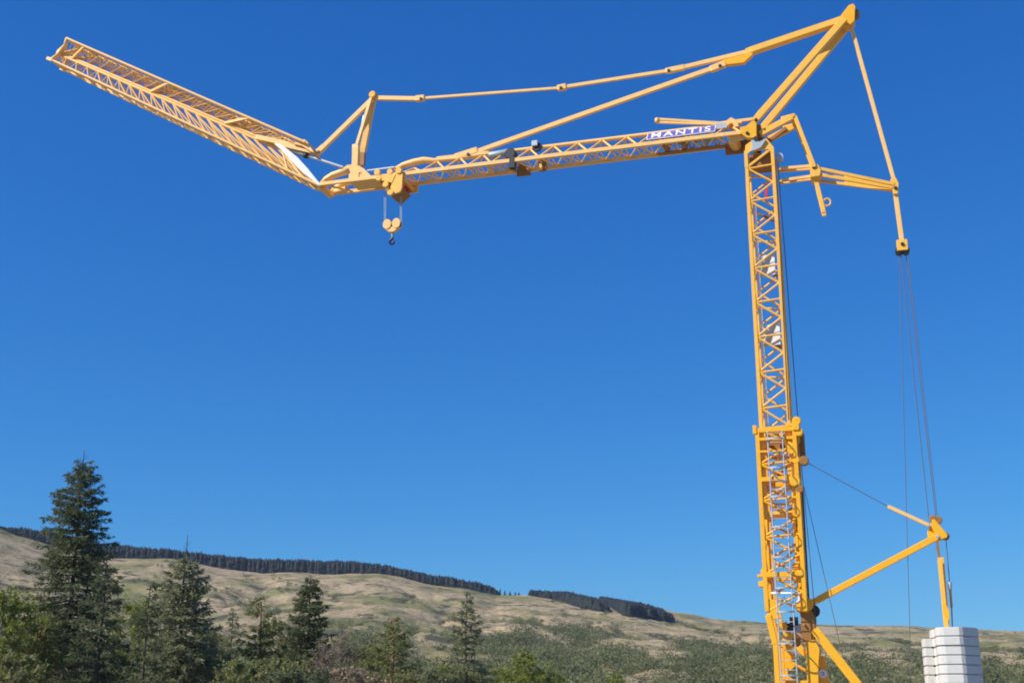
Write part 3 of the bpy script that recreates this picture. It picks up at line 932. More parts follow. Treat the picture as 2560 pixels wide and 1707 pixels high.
# right hand body of the foot
plate('pivot_bracket', [uz(1990, 1508, .4), uz(2006, 1494, .4), uz(2033, 1497, .4), uz(2032, 1518, .4), uz(2018, 1530, .4), uz(1992, 1527, .4)], -0.5, 0.55, foot)
plate('foot_frame', [uz(2002, 1531, 0), uz(2030, 1524, 0), uz(2040, 1545, 0), uz(2036, 1610, 0), uz(2008, 1610, 0)], -0.40, 0.35, foot, BROWN)  # yellow body in brown, its shade put into the colour
plate('foot_column', [uz(2016, 1599, .4), uz(2038, 1599, .4), uz(2050, 1622, .4), uz(2046, 1660, .4), (uz(2042, 1707, .4)[0], 1.22), (uz(2016, 1707, .4)[0], 1.22)], 0.15, 0.50, foot)
plate('foot_column', [uz(2016, 1599, .4), uz(2038, 1599, .4), uz(2050, 1622, .4), uz(2046, 1660, .4), (uz(2042, 1707, .4)[0], 1.22), (uz(2016, 1707, .4)[0], 1.22)], -0.50, -0.15, foot)
for v in (0.35, -0.35):
    a = Q(2036, 1572, v); b_ = Q(2142, 1707, v); dvec = (b_ - a); e_ = a + dvec * ((1.25 - a.z) / dvec.z)
    bar('back_stay', a, e_, 0.30, 0.20, crane)
q = Q(2057, 1683, 0.25)
plate('winch_frame', [uz(2052, 1640, .2), uz(2062, 1640, .2), uz(2074, 1707, .2), (uz(2078, 1707, .2)[0], 1.25), (uz(2040, 1707, .2)[0], 1.25), uz(2042, 1700, .2)], 0.05, 0.22, crane)
bm = bmesh.new()
bmesh.ops.create_cone(bm, cap_ends=True, segments=28, radius1=0.145, radius2=0.145, depth=0.02, matrix=Matrix.Translation((q.x, 0.242, q.z)) @ Matrix.Rotation(R(90), 4, 'X'))
disc = bm_obj('number_disc', bm, crane, WHITE)
bm = bmesh.new()
add_box(bm, (q.x - 0.05, 0.2525, q.z + 0.03), (q.x + 0.05, 0.2565, q.z + 0.055), 0); add_box(bm, (q.x - 0.05, 0.2525, q.z - 0.055), (q.x - 0.025, 0.2565, q.z + 0.028), 0); add_box(bm, (q.x - 0.022, 0.2525, q.z - 0.055), (q.x + 0.05, 0.2565, q.z - 0.03), 0)
bm_obj('marking', bm, disc, BLUE)
# slanted treads, rails, lower ladder with landing
ladder('ladder', Q(1949, 1540, .5).x + 0.03, Q(1949, 1540, .5).x - 0.50, 0.82, 0.82, 1.3, 5.0, crane, 0.32, 0.028, GREY, [4.6, 3.55, 2.5], (0, 1))
lr = path_tube('landing_rail', [Q(1927, 1482, .7), Q(1990, 1482, .7), Q(1997, 1484, .7), Q(1999, 1500, .7), Q(1989, 1506, .7), Q(1988, 1520, .7)], 0.035, crane, WHITE)
tube('rail_post', Q(1939, 1483, .7), Q(1933, 1405, .7), 0.02, lr, GREY, 6)
for k, (x, y) in enumerate(((1955, 1560), (1970, 1585), (1990, 1592), (1966, 1616), (1975, 1640), (1972, 1660), (2005, 1625))):
    a = Q(x - 8, y - 9, 0.1 - 0.1 * (k % 3)); b_ = Q(x + 10, y + 10, 0.1 - 0.1 * (k % 3))
    bar('foot_strut', a, b_, 0.22, 0.10, foot, YEL)
for k, (x, y) in enumerate(((1985, 1552), (1978, 1568), (2000, 1570), (1990, 1605))):
    q = Q(x, y, 0.0); box('control_box', (q.x - 0.14, -0.1, q.z - 0.14), (q.x + 0.14, 0.15 - 0.06 * k, q.z + 0.14), foot, (DARK, DARK, GREY, BROWN)[k])
for k in range(5):
    z = 4.4 - 0.62 * k
    tube('foot_cross', (OC + 0.30, -0.6, z), (OC - 0.5, -0.6, z - 0.5), 0.05, foot)
    tube('foot_cross', (OC - 0.55, 0.45, z - 0.2), (OC - 0.75, -0.3, z - 0.3), 0.04, foot, BROWN)
box('equipment_cabinet', (-0.75, -0.45, 1.26), (0.25, 0.35, 2.35), foot, YEL)
q = Q(2034, 1527, 0); roller('sheave', q.x, 0.0, q.z, 0.22, 0.2, foot, DARK)

# ---- erecting strut and rear post
es = bar('erecting_strut', Q(2031, 1506, 0), Q(2345, 1340, 0), 0.22, 0.20, crane)
for v in (0.09,):
    bar('lug', Q(2186, 1430, v), Q(2195, 1446, v), 0.14, 0.1, es, BROWN)
for f in (0.80, 0.90):
    p = Q(2031, 1506, 0).lerp(Q(2345, 1340, 0), f); roller('pin', p.x, 0.105, p.z, 0.035, 0.03, es, BROWN)
plate('rear_head', [uz(2329, 1300), uz(2337, 1299), uz(2369, 1338), uz(2367, 1345), uz(2343, 1351), uz(2322, 1347), uz(2318, 1330)], -0.22, -0.12, crane)
rh = plate('rear_head', [uz(2329, 1300), uz(2337, 1299), uz(2369, 1338), uz(2367, 1345), uz(2346, 1351), uz(2330, 1322)], 0.12, 0.2, crane)
for (x, y) in ((2333, 1297), (2346, 1300), (2364, 1340)):
    q = Q(x, y, 0); roller('sheave', q.x, 0, q.z, 0.13, 0.18, rh, BROWN)
q = Q(2344, 1341, .2); roller('pin', q.x, 0.22, q.z, 0.06, 0.05, rh, GREY)
arm = bar('rope_arm', Q(2219, 1265, 0), Q(2322, 1312, 0), 0.12, 0.10, crane)
q = Q(2222, 1267, 0); roller('pin', q.x, 0, q.z, 0.12, 0.13, arm, YEL)
rp_ = empty('x'); bpy.data.objects.remove(rp_)
for v in (0.13, -0.13):
    bar('post_rail', Q(2343, 1352, 0) + Vector((0, v, 0)), Q(2348, 1397, 0) + Vector((0, v, 0)), 0.08, 0.07, crane, BROWN)
rpost = bar('rear_post', Q(2349, 1393, 0.12), Q(2366, 1568, 0.12), 0.15, 0.13, crane)
bar('rear_post', Q(2354, 1393, -0.14), Q(2368, 1568, -0.14), 0.15, 0.13, crane)
plate('rear_post_plate', [uz(2355, 1510, .2), uz(2364, 1505, .2), uz(2374, 1528, .2), uz(2374, 1552, .2), uz(2358, 1535, .2)], 0.2, 0.26, crane)
q = Q(2367, 1540, .27); roller('pin', q.x, 0.28, q.z, 0.05, 0.04, rpost, DARK)
bar('lug', Q(2341, 1512, .1), Q(2356, 1513, .1), 0.05, 0.05, rpost, GREY)
tube('stay_rope', Q(2365, 1348, 0), Q(2374, 1457, 0), 0.016, crane, ROPE, 6)
tube('turnbuckle', Q(2374, 1455, 0), Q(2379, 1518, 0), 0.04, crane, BROWN)
tube('turnbuckle', Q(2374, 1455, 0), Q(2375, 1472, 0), 0.07, crane, GREY)
tube('stay_rope', Q(2379, 1516, 0), Q(2381, 1568, 0), 0.022, crane, ROPE, 6)

# ---- ballast slabs: one thing each
GBAL = 'ballast blocks stacked on the rear of the crane'
def slab_mesh(pts, h):
    bm = bmesh.new()
    a = [bm.verts.new((x, y, 0)) for x, y in pts]; b_ = [bm.verts.new((x, y, h)) for x, y in pts]
    n = len(pts)
    bm.faces.new(a[::-1]); bm.faces.new(b_)
    for i in range(n):
        bm.faces.new((a[i], a[(i + 1) % n], b_[(i + 1) % n], b_[i]))
    bmesh.ops.recalc_face_normals(bm, faces=bm.faces[:])
    bmesh.ops.bevel(bm, geom=[e for e in bm.edges if abs(e.verts[0].co.z - e.verts[1].co.z) < 1e-5], offset=0.028, segments=2, affect='EDGES')
    me = bpy.data.meshes.new('ballast_slab'); bm.to_mesh(me); bm.free(); me.materials.append(CONC)
    return me
SH = 0.300
# main slab in plan (u, v): near end faces the camera, rounded away to the rear
main_pts = [(-4.86, 1.02), (-4.89, 1.16), (-5.00, 1.34), (-5.12, 1.40), (-5.60, 1.44), (-5.72, 1.38), (-5.92, 1.14), (-6.06, 0.92), (-6.17, 0.68), (-6.24, 0.40), (-6.27, 0.1), (-6.26, -1.0), (-5.9, -1.5), (-4.95, -1.5), (-4.74, -1.1), (-4.74, -0.25), (-4.80, 0.05), (-4.86, 0.10)]
small_pts = [(-4.44, -0.30), (-4.44, -1.20), (-4.66, -1.45), (-4.735, -1.0), (-4.735, -0.28), (-4.785, 0.02), (-4.54, 0.06)]
ords = ['topmost', 'second from the top', 'third from the top', 'fourth from the top', 'fifth from the top', 'sixth from the top', 'seventh from the top', 'eighth from the top', 'bottom']
me_main = slab_mesh(main_pts, SH - 0.012); me_small = slab_mesh(small_pts, SH - 0.012)
for i in range(9):
    o = link('ballast_block', me_main); k = 8 - i
    o.location = W((0, 0, 1.305 + k * SH)) + Vector((rng.normal(0, 0.006), rng.normal(0, 0.006), 0)); o.rotation_euler = (0, 0, math.pi - ANG + rng.normal(0, 0.003))
    tag(o, 'large pale rounded ballast block, ' + ords[i] + ' in the main stack', 'ballast', GBAL)
for i in range(8):
    o = link('ballast_block', me_small); k = 7 - i
    o.location = W((0, 0, 1.305 + k * SH)) + Vector((rng.normal(0, 0.004), rng.normal(0, 0.004), 0)); o.rotation_euler = (0, 0, math.pi - ANG)
    tag(o, 'narrow pale ballast block, ' + (ords[i] if i < 7 else 'bottom') + ' in the side stack facing the mast', 'ballast', GBAL)

# ---- crane head, back struts
hd = plate('jib_head', [uz(1851, 320, .6), uz(1866, 318, .6), uz(1882, 304, .6), uz(1892, 304, .6), uz(1892, 347, .6), uz(1868, 347, .6), uz(1851, 334, .6)], 0.46, 0.68, crane)
plate('jib_head', [uz(1851, 320, .6), uz(1866, 318, .6), uz(1882, 304, .6), uz(1892, 304, .6), uz(1892, 347, .6), uz(1868, 347, .6), uz(1851, 334, .6)], -0.68, -0.46, crane)
box('head_beam', (-0.15, -0.45, 22.82), (0.45, 0.45, 23.1), hd, BROWN)
gp = [uz(1877, 352, .6), uz(1892, 350, .6), uz(1899, 358, .6), uz(1912, 348, .6), uz(1915, 352, .6), uz(1903, 370, .6), uz(1891, 376, .6), uz(1876, 380, .6), uz(1882, 366, .6)]
plate('pivot_casting', gp, 0.57, 0.66, crane, GREY)
plate('pivot_casting', gp, -0.66, -0.57, crane, GREY)
tube('pivot_pin', (Q(1890, 360, .6).x, -0.7, 22.42), (Q(1890, 360, .6).x, 0.7, 22.42), 0.09, crane, DARK, 14)
# rear luffing arm from head and its rods
for v in (0.42, -0.42):
    bar('rear_arm', Q(1900, 336, .42) * Vector((1, 0, 1)) if False else Vector((Q(1900, 336, .42).x, v, Q(1900, 336, .42).z)), Vector((Q(1981, 293, .42).x, v, Q(1981, 293, .42).z)), 0.24, 0.16, crane)
    bar('rear_arm_tip', Vector((Q(1953, 298, .42).x, v, Q(1953, 298, .42).z)), Vector((Q(1988, 289, .42).x, v, Q(1988, 289, .42).z)), 0.15, 0.13, crane)
tube('cross_bar', (Q(1981, 292, .42).x, -0.5, Q(1981, 292, .42).z), (Q(1981, 292, .42).x, 0.5, Q(1981, 292, .42).z), 0.07, crane, YEL)
bar('brace', Q(1918, 357, -.3), Q(1966, 321, -.3), 0.14, 0.12, crane, BROWN)
for v in (0.42, -0.30):
    a = Q(1987, 291, .42); b_ = Q(2036, 418, .42); a.y = b_.y = v
    bar('rear_tie', a, b_, 0.15, 0.10, crane)
    a = Q(2031, 414, .42); b_ = Q(2059, 527, .42); a.y = b_.y = v * 0.5
    bar('hanging_bar', a, b_, 0.16, 0.10, crane)
bm = bmesh.new()
q = Q(2068, 506, 0.2)
vts = []
for k in range(14):
    an = 2 * math.pi * k / 14
    vts.append(Vector((q.x + 0.13 * math.cos(an), q.y, q.z + 0.15 * math.sin(an))))
for k in range(14):
    add_seg(bm, vts[k], vts[(k + 1) % 14], 0.035, 6)
bm_obj('rope_ring', bm, crane, YEL)
for (a, b_) in (((1946, 422), (2036, 415)), ((1949, 452), (2032, 441))):
    for v in (0.12, -0.12):
        A, B = Q(*a, .12), Q(*b_, .12); A.y = B.y = v
        bar('guy_spreader', A, B, 0.11, 0.09, crane)
plate('spreader_joint', [uz(2026, 405, .3), uz(2046, 414, .3), uz(2053, 428, .3), uz(2050, 442, .3), uz(2026, 446, .3)], -0.4, 0.4, crane)
for v in (0.30, -0.30):
    A, B = Q(2043, 421, .3), Q(2236, 457, .3); A.y = v; B.y = v * 0.45
    bar('spreader_arm', A, B, 0.12, 0.10, crane)
    A, B = Q(2050, 438, .3), Q(2232, 465, .3); A.y = v; B.y = v * 0.45
    bar('spreader_arm', A, B, 0.11, 0.09, crane)
    A, B = Q(2110, 441, .3), Q(2192, 459, .3); A.y = v * 0.8; B.y = v * 0.6
    bar('spreader_arm', A, B, 0.10, 0.07, crane, YEL)
plate('spreader_tip', [uz(2226, 452), uz(2240, 448), uz(2247, 462), uz(2245, 488), uz(2233, 490), uz(2230, 468)], -0.16, 0.16, crane)
for v in (0.07, -0.07):
    bar('rear_pendant', Q(2129, 70, 0) + Vector((0, v, 0)), Q(2236, 455, 0) + Vector((0, v, 0)), 0.13, 0.11, crane)
bar('rear_pendant', Q(2239, 486, 0), Q(2255, 604, 0), 0.17, 0.16, crane)
blk = box('rope_block', (Q(2256, 624).x - 0.20, -0.2, Q(2256, 630).z), (Q(2256, 624).x + 0.19, 0.2, Q(2256, 603).z), crane, YEL)
for dx in (-0.11, 0.12):
    roller('sheave', Q(2256, 626).x + dx, 0.0, Q(2256, 628).z, 0.14, 0.30, blk, DARK)

# ---- A-frame (apex struts) and tie bars
for v in (0.60, -0.60):
    A, B = Q(1886, 304, 0.60), Q(2112, 48, 0.38)
    A.y = v; B.y = v * 0.63
    bar('apex_strut', A, B, 0.27, 0.20, crane)
plate('apex_head', [uz(2096, 56), uz(2122, 22), uz(2133, 17), uz(2139, 24), uz(2137, 60), uz(2124, 72), uz(2110, 70)], -0.25, 0.25, crane)
q = Q(2136, 38); roller('sheave', q.x, 0, q.z, 0.20, 0.3, crane, BROWN)
q = Q(2122, 62); roller('sheave', q.x, 0, q.z, 0.14, 0.42, crane, BROWN)
tb = bar('tie_beam', Q(2112, 50, 0), Q(1866, 133, 0), 0.26, 0.34, crane)
for f in (0.32, 0.44, 0.56, 0.74):
    p = Q(2112, 50, 0).lerp(Q(1866, 133, 0), f); box('beam_bracket', (p.x - 0.08, 0.1, p.z - 0.17), (p.x + 0.08, 0.19, p.z - 0.08), tb, BROWN)
p = Q(1930, 102); box('beam_bracket', (p.x - 0.12, -0.15, p.z - 0.05), (p.x + 0.12, 0.15, p.z + 0.1), tb, BROWN)
plate('tie_plate', [uz(1808, 152, .15), uz(1872, 135, .15), uz(1884, 134, .15), uz(1880, 141, .15), uz(1860, 159, .15), uz(1818, 164, .15)], 0.0, 0.22, crane)
t2 = bar('tie_bar', Q(1872, 130, 0), Q(1690, 174, 0), 0.17, 0.14, crane)
bar('tie_socket', Q(1712, 169, 0), Q(1664, 179, 0), 0.21, 0.18, crane)
bar('tie_rod', Q(1670, 178, 0), Q(1400, 220, 0), 0.14, 0.11, crane)
bar('tie_socket', Q(1416, 217, 0), Q(1394, 222, 0), 0.24, 0.20, crane)
bar('tie_rod', Q(1400, 220.5, 0), Q(1048, 247, 0), 0.105, 0.10, crane, YEL)
bar('tie_socket', Q(1062, 246, 0), Q(1040, 248, 0), 0.25, 0.2, crane)
bar('tie_bar', Q(1046, 248, 0), Q(940, 246, 0), 0.19, 0.15, crane)
bar('tie_socket', Q(1814, 160, .1), Q(1776, 175, .1), 0.26, 0.2, crane)
bar('lower_tie_bar', Q(1788, 170, .1), Q(1186, 382, 0), 0.19, 0.14, crane)
bar('tie_socket', Q(1195, 376, 0), Q(1138, 394, 0), 0.26, 0.2, crane)

# ---- main jib
ZB, ZT = 22.80, 23.47
UJ0, UJ1 = 0.62, 18.35
bm = bmesh.new()
for u in (0.9, 10.95):
    add_box(bm, (u - 0.08, -0.5, ZB - 0.05), (u + 0.08, 0.5, ZB + 0.05))
jib = bm_obj('jib', bm, crane, YEL)
U_TR = Q(985, 430, 0.55).x           # trolley position
for v in (0.55, -0.55):
    bar('chord', (UJ0, v, ZB), (UJ1, v, ZB), 0.16, 0.12, jib)
tube('chord', (0.6, 0, ZT), (11.15, 0, ZT + 0.02), 0.085, jib, YEL, 10)
bar('chord', (11.0, 0, ZT + 0.05), (13.3, 0, ZT + 0.07), 0.18, 0.17, jib)
path_tube('jib_end_curve', [Q(1240, 386, 0), Q(1140, 397, 0), Q(1086, 402, 0), Q(1060, 401, 0), Q(1035, 406, 0), Q(1010, 413, 0), Q(986, 425, 0)], [0.09, 0.10, 0.11, 0.15, 0.15, 0.13, 0.10], jib, YEL, 10)
NBJ = 14
du = (U_TR - 0.2 - UJ0) / NBJ
for k in range(NBJ):
    u0 = UJ0 + k * du; um = u0 + du / 2; u1 = u0 + du
    zt = ZT if u0 < 12.6 else ZT - (u0 - 12.6) * 0.18
    for v in (0.55, -0.55):
        tube('brace', (u0, v * 0.96, ZB + 0.03), (um, 0, zt), 0.042, jib)
        tube('brace', (um, 0, zt), (u1, v * 0.96, ZB + 0.03), 0.042, jib)
    tube('brace', (u0, 0.5, ZB), (um, -0.5, ZB), 0.038, jib)
    tube('brace', (um, -0.5, ZB), (u1, 0.5, ZB), 0.038, jib)
    tube('brace', (um, -0.5, ZB - 0.02), (um, 0.5, ZB - 0.02), 0.035, jib)
# root of the jib: winch, drum, dark strip for shade
box('shade_strip', (1.2, -0.48, ZB - 0.10), (4.0, -0.25, ZB - 0.06), jib, BROWN)  # added dark strip: shade under the jib root put in as colour
tube('hoist_drum', (0.92, -0.40, ZB - 0.10), (0.92, 0.42, ZB - 0.10), 0.22, jib, YEL, 18)
box('root_plate', (0.5, -0.5, ZB - 0.42), (1.35, -0.42, ZB + 0.12), jib, BROWN)
box('root_plate', (0.55, 0.36, ZB - 0.25), (0.75, 0.44, ZB + 0.1), jib, YEL)
tube('jib_ram', (1.4, 0.1, ZB + 0.1), (3.3, 0.0, ZB + 0.18), 0.10, jib, GREY2, 14)
for u in (2.1, 2.9, 3.6):
    box('root_bracket', (u - 0.1, -0.3, ZB - 0.05), (u + 0.1, 0.3, ZB + 0.2), jib, BROWN if u > 2.5 else GREY2)
# rods laid over the jib
for dz in (0, -0.14):
    bar('stowed_rod', Q(1641, 298, 0.1) + Vector((0, 0, dz)), Q(1812, 309, 0.1) + Vector((0, 0, dz * 0.4)), 0.09, 0.08, jib)
bar('stowed_rod', Q(1800, 309, 0), Q(1895, 297, 0), 0.12, 0.10, jib)
tube('rod_end', Q(1643, 297, 0.1), Q(1643, 306, 0.1), 0.1, jib)
plate('rope_guard', [uz(1818, 312), uz(1830, 303), uz(1845, 310), uz(1850, 325), uz(1838, 328), uz(1834, 316), uz(1826, 318), uz(1822, 326)], -0.05, 0.35, jib)
q = Q(1806, 317, .2); box('pulley_box', (q.x - 0.2, 0.05, q.z - 0.12), (q.x + 0.25, 0.3, q.z + 0.12), jib, GREY)
# motors on the jib
q = Q(1250, 388, 0.15); tube('trolley_motor', (q.x + 0.45, 0.15, q.z + 0.02), (q.x - 0.35, 0.15, q.z + 0.08), 0.15, jib, GREY2, 16)
q = Q(1278, 388, 0.3); roller('winch_drum', q.x, 0.3, q.z, 0.24, 0.4, jib, DARK)
q = Q(1283, 405, 0.5); box('winch_frame', (q.x - 0.10, 0.35, q.z - 0.30), (q.x + 0.14, 0.62, q.z + 0.2), jib, DARK)
q = Q(1302, 415, 0.0); plate('winch_plate', [(q.x + 0.3, ZB - 0.3), (q.x + 0.25, ZB + 0.25), (q.x - 0.1, ZB + 0.25), (q.x - 0.35, ZB - 0.3)], -0.45, -0.38, jib, BROWN)
q = Q(1342, 367, 0.2); roller('rope_pulley', q.x, 0.15, q.z, 0.2, 0.12, jib, DARK); box('pulley_box', (q.x - 0.05, 0.0, q.z + 0.02), (q.x + 0.2, 0.3, q.z + 0.25), jib, GREY)
q = Q(1352, 410, -0.3); box('winch_plate', (q.x - 0.2, -0.45, ZB - 0.2), (q.x + 0.12, -0.38, ZB + 0.35), jib, BROWN)
for (x, y) in ((1277, 428), (1351, 421)):
    q = Q(x, y, -0.4); roller('guide_roller', q.x, -0.3, q.z, 0.13, 0.2, jib, YEL)
# name banner on the near face
e_up = Vector((0, -0.55, ZT - ZB)).normalized(); nrm = Vector((0, ZT - ZB, 0.55)).normalized()
ub0, ub1 = Q(1618, 344, 0.3).x, Q(1789, 325, 0.3).x
Lb = ub0 - ub1; Hf = math.hypot(0.55, ZT - ZB)
cen = Vector(((ub0 + ub1) / 2, 0.55, ZB)) + e_up * (Hf * 0.52) + nrm * 0.11
mt = Matrix.Identity(4)
for i, ax in enumerate((Vector((-1, 0, 0)), e_up, nrm)):
    mt[0][i], mt[1][i], mt[2][i] = ax.x, ax.y, ax.z
mt.translation = cen
bm = bmesh.new(); add_box(bm, (-Lb / 2, -0.27, -0.02), (Lb / 2, 0.27, 0.0), 0.004)
ban = bm_obj('name_banner', bm, crane, WHITE); ban.matrix_local = mt
bm = bmesh.new(); add_box(bm, (-Lb / 2 + 0.03, -0.235, 0.003), (Lb / 2 - 0.03, 0.235, 0.008), 0)
bm_obj('banner_field', bm, ban, BLUE)
fc = bpy.data.curves.new('txt', 'FONT'); fc.body = 'MANTIS'; fc.size = 0.56; fc.align_x = 'CENTER'; fc.align_y = 'CENTER'; fc.extrude = 0.004; fc.offset = 0.010; fc.space_character = 1.28
to = bpy.data.objects.new('txt', fc); COL.objects.link(to)
dg = bpy.context.evaluated_depsgraph_get(); dg.update()
tme = bpy.data.meshes.new_from_object(to.evaluated_get(dg)); bpy.data.objects.remove(to)
xs = [v.co.x for v in tme.vertices]; ys = [v.co.y for v in tme.vertices]
sx = (Lb - 0.36) / (max(xs) - min(xs)); sy = 0.43 / (max(ys) - min(ys)); cx_, cy_ = (max(xs) + min(xs)) / 2, (max(ys) + min(ys)) / 2
for v in tme.vertices:
    v.co.x = (v.co.x - cx_) * sx; v.co.y = (v.co.y - cy_) * sy; v.co.z += 0.014
tme.name = 'lettering'
lt = link('lettering', tme, ban); tme.materials.clear(); tme.materials.append(WHITE)

# ---- knee: short end piece of the jib, strut frame, curved arm
for k in range(4):
    u0 = UJ1 - 0.15 - k * 0.85; u1 = u0 - 0.85
    if k in (1, 2): continue
    tube('brace', (u0, 0.5, ZB - 0.02), (u1, -0.5, ZB - 0.02), 0.05, jib)
box('belly_plate', (Q(955, 447, .3).x, -0.46, ZB - 0.04), (Q(878, 455, .3).x, 0.44, ZB + 0.01), jib, YEL)
tube('belly_roller', (Q(850, 478, -.3).x + 0.25, -0.32, ZB - 0.05), (Q(850, 478, -.3).x - 0.3, -0.28, ZB + 0.0), 0.14, jib, YEL, 12)
for v in (0.5, -0.5):
    kf = plate('knee_bracket', [uz(858, 422, .5), uz(868, 414, .5), uz(884, 412, .5), uz(900, 416, .5), uz(912, 424, .5), uz(934, 446, .5), uz(915, 447, .5), uz(905, 432, .5), uz(897, 432, .5), uz(898, 449, .5), uz(872, 451, .5), uz(874, 436, .5)], v - 0.05, v + 0.05, jib)
    pts = []
    for (x, y) in ((803, 460), (815, 449), (832, 439), (852, 432), (872, 428)):
        q = Q(x, y, .5); q.y = v; pts.append(q)
    path_tube('curved_arm', pts, [0.09, 0.13, 0.15, 0.15, 0.13], jib, YEL, 10)
    if v > 0:
        bar('knee_strut', Q(891, 368, .45), Q(928, 246, .12), 0.13, 0.13, crane)
    else:
        bar('knee_strut', Q(907, 382, -.45), Q(935, 238, -.12), 0.26, 0.16, crane)
    a = Q(906, 378, -.45) if v < 0 else Q(890, 366, .45); b_ = Q(904, 416, -.45) if v < 0 else Q(888, 418, .45)
    bar('strut_foot', a, b_, 0.28, 0.14, crane, YEL if v > 0 else BROWN)  # far foot brown: its shade is put into the colour
bar('strut_housing', Q(890, 364, .1), Q(890, 416, .1), 0.24, 0.34, crane)
tube('strut_ram', Q(896, 372, 0), Q(911, 290, 0), 0.07, crane, WHITE, 12)
q = Q(934, 240, 0); roller('sheave', q.x, 0, q.z, 0.16, 0.36, crane, YEL)
bar('knee_tie', Q(791, 386, 0), Q(930, 250, 0), 0.21, 0.16, crane)
bar('tie_socket', Q(788, 387, 0), Q(812, 366, 0), 0.24, 0.2, crane)
for v in (0.25, 0.12):
    tube('control_rod', Q(918, 427, v), Q(986, 418, v), 0.035, jib, WHITE, 8)
# hydraulic ram and white link at the knee
tube('fold_ram', Q(760, 387, 0.1), Q(858, 419, 0.1), 0.065, crane, GREY, 12)
tube('fold_ram', Q(716, 372, 0.1), Q(764, 388.5, 0.1), 0.11, crane, GREY2, 12)
tube('ram_collar', Q(762, 387.5, 0.1), Q(770, 390, 0.1), 0.14, crane, DARK, 12)
plate('white_link', [uz(688, 361, .5), uz(702, 361, .5), uz(718, 373, .5), uz(745, 395, .5), uz(770, 422, .5), uz(803, 463, .5), uz(798, 465, .5), uz(760, 434, .5), uz(728, 402, .5), uz(710, 380, .5), uz(692, 366, .5)], 0.46, 0.58, crane, WHITE)

# ---- trolley
tr = box('trolley', (U_TR - 0.62, -0.72, ZB - 0.36), (U_TR + 0.42, -0.62, ZB + 0.06), crane, YEL)
plate('trolley_side', [uz(953, 437, .7), uz(990, 436, .7), uz(980, 458, .7), uz(955, 452, .7)], 0.62, 0.72, tr)
plate('trolley_side', [uz(990, 424, .7), uz(998, 420, .7), uz(1007, 433, .7), uz(1005, 470, .7), uz(1000, 480, .7), uz(988, 484, .7), uz(975, 470, .7), uz(982, 450, .7)], 0.60, 0.70, tr, YEL)
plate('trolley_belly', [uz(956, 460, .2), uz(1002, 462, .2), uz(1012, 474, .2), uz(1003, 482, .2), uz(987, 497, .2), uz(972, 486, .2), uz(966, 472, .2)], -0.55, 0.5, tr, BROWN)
for (x, y, v, mm) in ((948, 446, .66, YEL), (998, 428, .68, YEL), (965, 462, .7, YEL), (977, 482, .62, YEL), (1019, 471, -.4, RED), (944, 432, .6, YEL)):
    q = Q(x, y, v); roller('trolley_wheel', q.x, v, q.z, 0.14, 0.14, tr, mm)
tube('trolley_axle', (Q(975, 428, .6).x, -0.62, ZB + 0.16), (Q(975, 428, .6).x, 0.64, ZB + 0.16), 0.12, tr, YEL, 12)
box('trolley_frame', (U_TR - 0.5, -0.6, ZB - 0.32), (U_TR - 0.38, 0.62, ZB - 0.18), tr, YEL)

# ---- hook block: hangs on the ropes, a thing of its own
qh = Q(981, 562, 0.1)
hook = empty('hook_block', W((qh.x, qh.y, qh.z)), math.pi - ANG)
tag(hook, 'yellow twin-sheave hook block with dark hook hanging below the trolley', 'hook block')
sc_ = 0.0175
def hp(px, py):
    q = Q(px, py, 0.1); return (q.x - qh.x, q.z - qh.z)
def round_poly(cx, cz, rx, rz, n=14):
    return [(cx + rx * math.cos(2 * math.pi * k / n), cz + rz * math.sin(2 * math.pi * k / n)) for k in range(n)]
for (x, y) in ((970, 563), (993, 560)):
    c_ = hp(x, y)
    for v in (-0.13, 0.07):
        plate('sheave_cheek', round_poly(c_[0], c_[1], 0.19, 0.225), v, v + 0.06, hook)
    bm = bmesh.new()
    bmesh.ops.create_cone(bm, cap_ends=True, segments=20, radius1=0.17, radius2=0.17, depth=0.13, matrix=Matrix.Translation((c_[0], 0, c_[1])) @ Matrix.Rotation(R(90), 4, 'X'))
    bm_obj('sheave', bm, hook, DARK)
plate('block_body', [hp(962, 570), hp(1000, 567), hp(992, 577), hp(984, 582), hp(976, 582), hp(968, 578)], -0.10, 0.10, hook)
a, b_ = hp(981, 580), hp(981, 594)
tube('hook_shank', (a[0], 0, a[1]), (b_[0], 0, b_[1] - 0.02), 0.055, hook, GREY2)
c_ = hp(980, 604)
pts = [Vector((b_[0], 0, b_[1])), Vector((c_[0] - 0.02, 0, c_[1] + 0.13))]
rs_ = [0.05, 0.055]
for k in range(11):
    an = R(75) - R(285) * k / 10
    pts.append(Vector((c_[0] - 0.105 * math.cos(an) * -1, 0, c_[1] + 0.105 * math.sin(an)))); rs_.append(0.055 if k < 8 else 0.055 - 0.012 * (k - 7))
path_tube('hook', pts, rs_, hook, HOOK, 8)
for (xa, ya, xb, yb) in ((961, 480, 961, 558), (965, 480, 964, 556), (1001, 492, 1001, 556), (1004, 492, 1004, 558)):
    tube('hoist_rope', Q(xa, ya, 0.1), Q(xb, yb, 0.1), 0.014, crane, GREY, 6)

